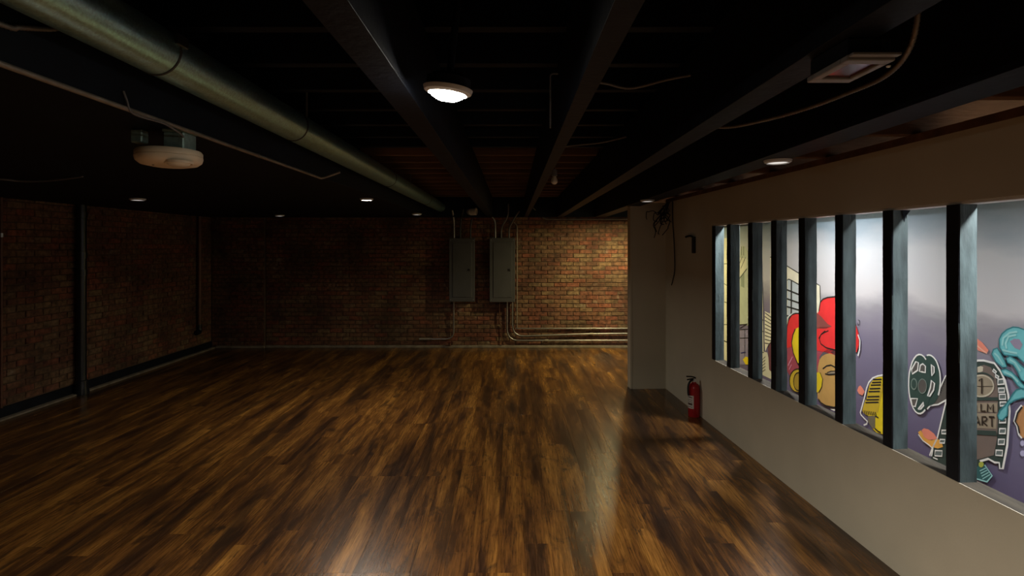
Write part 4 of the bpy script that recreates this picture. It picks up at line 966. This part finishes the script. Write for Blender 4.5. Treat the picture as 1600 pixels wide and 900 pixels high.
# ------------------------------------------------------------------ electrical panels on the far wall
def panel(x0, x1, z0, z1, label):
    t = tag(empty('electrical_panel', ((x0 + x1) / 2, YF - 0.015, z0)), label, 'electrical panel', 'electrical panels')
    w2, h = (x1 - x0) / 2, z1 - z0
    obj('cabinet', box(nb(), -w2 + 0.01, w2 - 0.01, -0.13, 0.0, 0.0, h, bev=0.004), M_panel, t)
    obj('cover', box(nb(), -w2, w2, -0.142, -0.128, -0.006, h + 0.006, bev=0.004), M_panel, t)
    dr = obj('door', box(nb(), -w2 + 0.06, w2 - 0.05, -0.149, -0.140, 0.07, h - 0.07, bev=0.003), M_panel, t)
    obj('latch', box(nb(), w2 - 0.115, w2 - 0.075, -0.155, -0.148, h * 0.50 - 0.02, h * 0.50 + 0.022, bev=0.003), M_paneldark, dr)
    for sx in (-1, 1):
        for zz in (0.03, h - 0.03):
            obj('screw', lathe(nb(), [(0, -0.004), (0.006, -0.003), (0.006, 0.002)], 10, Matrix.Translation((sx * (w2 - 0.025), -0.142, zz)) @ Matrix.Rotation(-math.pi / 2, 4, 'X')), M_steel, t, True)
    return t
panel(-1.04, -0.615, 0.79, 1.83, 'left grey electrical panel with closed door on far brick wall')
panel(-0.37, 0.05, 0.785, 1.835, 'right grey electrical panel, beside the lit part of far wall')
CY = YF - 0.05
def conduit(pts, label, r=0.0135, rad=0.14, m=None, ends=()):
    o = pts[0]
    t = tag(empty('steel_conduit', o), label, 'conduit', 'conduits on the far wall')
    loc = [tuple(a - b for a, b in zip(q, o)) for q in pts]
    obj('tube', T(round_path(loc, rad, 7), r, n=12), m or M_emt, t, True)
    for e in ends:
        l = tuple(a - b for a, b in zip(e[0], o)); dx, dy, dz = e[1]
        q = tuple(a + b for a, b in zip(l, e[1]))
        obj('coupling', T([l, q], r * 1.5, n=12), M_emtdull, t, True)
    return t
conduit([(-0.975, CY, 0.79), (-0.975, CY, 0.15), (-1.40, CY, 0.15)], 'conduit from left panel bending left near the floor', ends=[((-1.38, CY, 0.15), (-0.17, 0, 0)), ((-0.975, CY, 0.76), (0, 0, 0.03))])
conduit([(-0.082, CY, 0.785), (-0.082, CY, 0.125), (2.35, CY, 0.130)], 'lowest of three horizontal conduits right of the panels', rad=0.2, ends=[((0.55, CY, 0.1265), (0.06, 0, 0))])
conduit([(0.008, CY, 0.785), (0.008, CY, 0.195), (1.2, CY, 0.235), (2.35, CY, 0.250)], 'middle of three horizontal conduits right of the panels', rad=0.2, ends=[((1.3, CY, 0.2363), (0.06, 0, 0.0008))])
conduit([(0.06, CY + 0.012, 0.326), (2.35, CY + 0.012, 0.328)], 'topmost of three horizontal conduits right of the panels', r=0.011, ends=[((1.35, CY + 0.012, 0.327), (0.06, 0, 0))])
conduit([(-0.21, CY, 0.785), (-0.21, CY, 0.42), (-0.17, CY + 0.01, 0.38), (-0.17, CY + 0.01, 0.05)], 'dark slim conduit hanging below right panel left side', r=0.009, rad=0.06, m=M_copper)
conduit([(0.085, CY, 0.33), (0.085, CY, 2.05), (0.03, CY, 2.10)], 'slim vertical conduit along the right panel edge', r=0.008, rad=0.04, m=M_emtdull)
TY = YF - 0.10
conduit([(-0.965, TY, 1.835), (-0.965, TY, 2.12), (-0.985, TY - 0.09, 2.30)], 'conduit rising from the top of left panel', rad=0.1, r=0.016, m=M_emt)
conduit([(-0.86, TY, 1.835), (-0.86, TY, 2.06), (-0.80, TY - 0.09, 2.32)], 'dark conduit rising from the middle of left panel top', rad=0.1, r=0.013, m=M_pipeblack)
conduit([(-0.69, TY, 1.835), (-0.69, TY, 2.02), (-0.665, TY - 0.03, 2.16)], 'dark conduit rising from right end of left panel top', rad=0.1, r=0.013, m=M_pipeblack)
conduit([(-0.28, TY, 1.84), (-0.28, TY, 2.16), (-0.44, TY - 0.1, 2.25)], 'bright curved conduit rising from right panel top left', rad=0.2, r=0.017, m=M_emt)
conduit([(-0.18, TY, 1.84), (-0.18, TY, 2.02), (-0.06, TY - 0.09, 2.20), (-0.06, TY - 0.09, 2.40)], 'dark conduit bending right from right panel top centre', rad=0.1, r=0.013, m=M_cable)
conduit([(-0.05, TY, 1.84), (-0.05, TY, 2.02), (0.05, TY - 0.09, 2.18), (0.12, TY - 0.09, 2.28)], 'dark conduit bending right from right panel top corner', rad=0.1, r=0.013, m=M_cable)
conduit([(0.30, YF - 0.19, 2.40), (0.342, YF - 0.185, 2.34), (0.55, CY + 0.01, 2.155), (2.35, CY + 0.01, 2.157)], 'thin pale conduit along top of the lit far wall', r=0.010, rad=0.06, m=M_cable)
v = tag(empty('small_valve', (-1.035, YF - 0.058, 0.042)), 'small reddish valve at the foot of the far wall', 'valve')
obj('stub', lathe(nb(), [(0, -0.002), (0.016, -0.002), (0.016, 0.03), (0.024, 0.032), (0.024, 0.045), (0, 0.05)], 16), M_copper, v, True)
obj('handle', box(nb(), -0.055, 0.055, -0.008, 0.008, 0.05, 0.062, bev=0.003), M_redlens, v)
obj('outlet', T([(0, 0, 0.018), (-0.075, -0.01, 0.018)], 0.012, n=12), M_copper, v, True)
js = tag(empty('spot_head', (-0.70, YF - 0.16, 2.27)), 'small pale round spot head on header above left panel', 'spotlight')
Mx = Matrix.Rotation(math.pi / 2, 4, 'X')
obj('canopy', lathe(nb(), [(0, 0), (0.05, 0.0), (0.05, 0.018), (0, 0.02)], 20, Mx), M_whitebox, js, True)
obj('head', lathe(nb(), [(0, 0.0), (0.045, 0.0), (0.06, 0.02), (0.062, 0.12), (0.054, 0.124), (0.05, 0.11), (0, 0.108)], 24, Matrix.Translation((0, -0.03, 0.0)) @ Matrix.Rotation(math.radians(70), 4, 'Z') @ Matrix.Rotation(math.radians(88), 4, 'X')), M_whitetrim, js, True)

# ------------------------------------------------------------------ partition wall details
hk = at_wall(empty('wall_hook'), WX)
tag(hk, 'black hooked bracket on the beige wall beside the opening', 'hook')
obj('plate', box(nb(), -0.022, -0.001, 5.70, 5.765, 1.63, 1.80, bev=0.004), M_cord, hk)
obj('arm', T(smooth_path([(-0.012, 5.74, 1.79), (-0.016, 5.80, 1.808), (-0.02, 5.88, 1.806), (-0.03, 5.91, 1.80)]), 0.011), M_cord, hk, True)
wr = tag(empty('wire_tangle', (1.80, 6.40, 2.0)), 'tangle of black wires hanging high in the beige wall corner', 'wires')
rw = random.Random(9)
for k in range(15):
    pts = [(rw.uniform(-0.02, 0.03), rw.uniform(0.0, 0.05), 0.21)]
    q = Vector((rw.uniform(-0.10, 0.02), rw.uniform(0.02, 0.16), 0.1))
    for j in range(6):
        pts.append((max(min(q.x, 0.03), -0.22), min(q.y, 0.235), q.z))
        q += Vector((rw.uniform(-0.06, 0.05), rw.uniform(-0.05, 0.05), rw.uniform(-0.08, 0.03)))
    obj('wire', T(smooth_path(pts, 5), 0.005, n=6), M_cord, wr, True)
cd = single('hanging_cord', T(smooth_path([(1.838, 6.37, 2.215), (1.838, 6.368, 2.0), (1.841, 6.324, 1.736), (1.842, 6.303, 1.446), (1.838, 6.36, 1.32), (1.834, 6.40, 1.255)]), 0.006, n=8), M_cord, 'long black cord hanging down the beige wall corner', 'cord')
ex = tag(empty('fire_extinguisher', (1.824, 5.58, 0)), 'small red fire extinguisher standing on floor against beige wall', 'fire extinguisher')
obj('cylinder', lathe(nb(), [(0, 0.006), (0.045, 0.004), (0.054, 0.0), (0.057, 0.008), (0.057, 0.275), (0.053, 0.298), (0.040, 0.320), (0.022, 0.332), (0.018, 0.345), (0, 0.345)], 32), M_red, ex, True)
lb = nb(); prev = None
for k in range(13):
    a = math.radians(165 + k * 7)
    cur = [lb.verts.new((0.0576 * math.cos(a), 0.0576 * math.sin(a), z)) for z in (0.085, 0.215)]
    if prev:
        lb.faces.new([prev[0], cur[0], cur[1], prev[1]])
    prev = cur
lo = obj('label', lb, M_label, ex, True)
for z0, z1 in ((0.19, 0.20), (0.168, 0.174), (0.15, 0.156), (0.118, 0.140), (0.098, 0.104)):
    lb = nb(); prev = None
    for k in range(9):
        a = math.radians(172 + k * 8)
        cur = [lb.verts.new((0.0580 * math.cos(a), 0.0580 * math.sin(a), z)) for z in (z0, z1)]
        if prev:
            lb.faces.new([prev[0], cur[0], cur[1], prev[1]])
        prev = cur
    obj('print_band', lb, M_labelink, lo)
obj('valve', lathe(nb(), [(0, 0.34), (0.017, 0.34), (0.019, 0.352), (0.014, 0.36), (0.014, 0.378), (0, 0.38)], 16), M_steel, ex, True)
obj('carry_handle', T(smooth_path([(0.012, 0.0, 0.372), (-0.03, -0.01, 0.374), (-0.075, -0.02, 0.368)]), 0.007, n=8), M_cord, ex, True)
obj('lever', T(smooth_path([(0.018, 0.004, 0.380), (-0.02, -0.006, 0.395), (-0.082, -0.022, 0.402)]), 0.007, n=8), M_cord, ex, True)
obj('gauge', lathe(nb(), [(0, 0), (0.015, 0), (0.015, 0.012), (0, 0.013)], 16, Matrix.Translation((0.004, -0.014, 0.362)) @ Matrix.Rotation(math.pi / 2, 4, 'X')), M_whitetrim, ex, True)
obj('hose', T(smooth_path([(-0.012, -0.004, 0.366), (-0.045, -0.02, 0.352), (-0.066, -0.028, 0.31), (-0.068, -0.03, 0.25), (-0.063, -0.028, 0.215)]), 0.010, n=10), M_cord, ex, True)
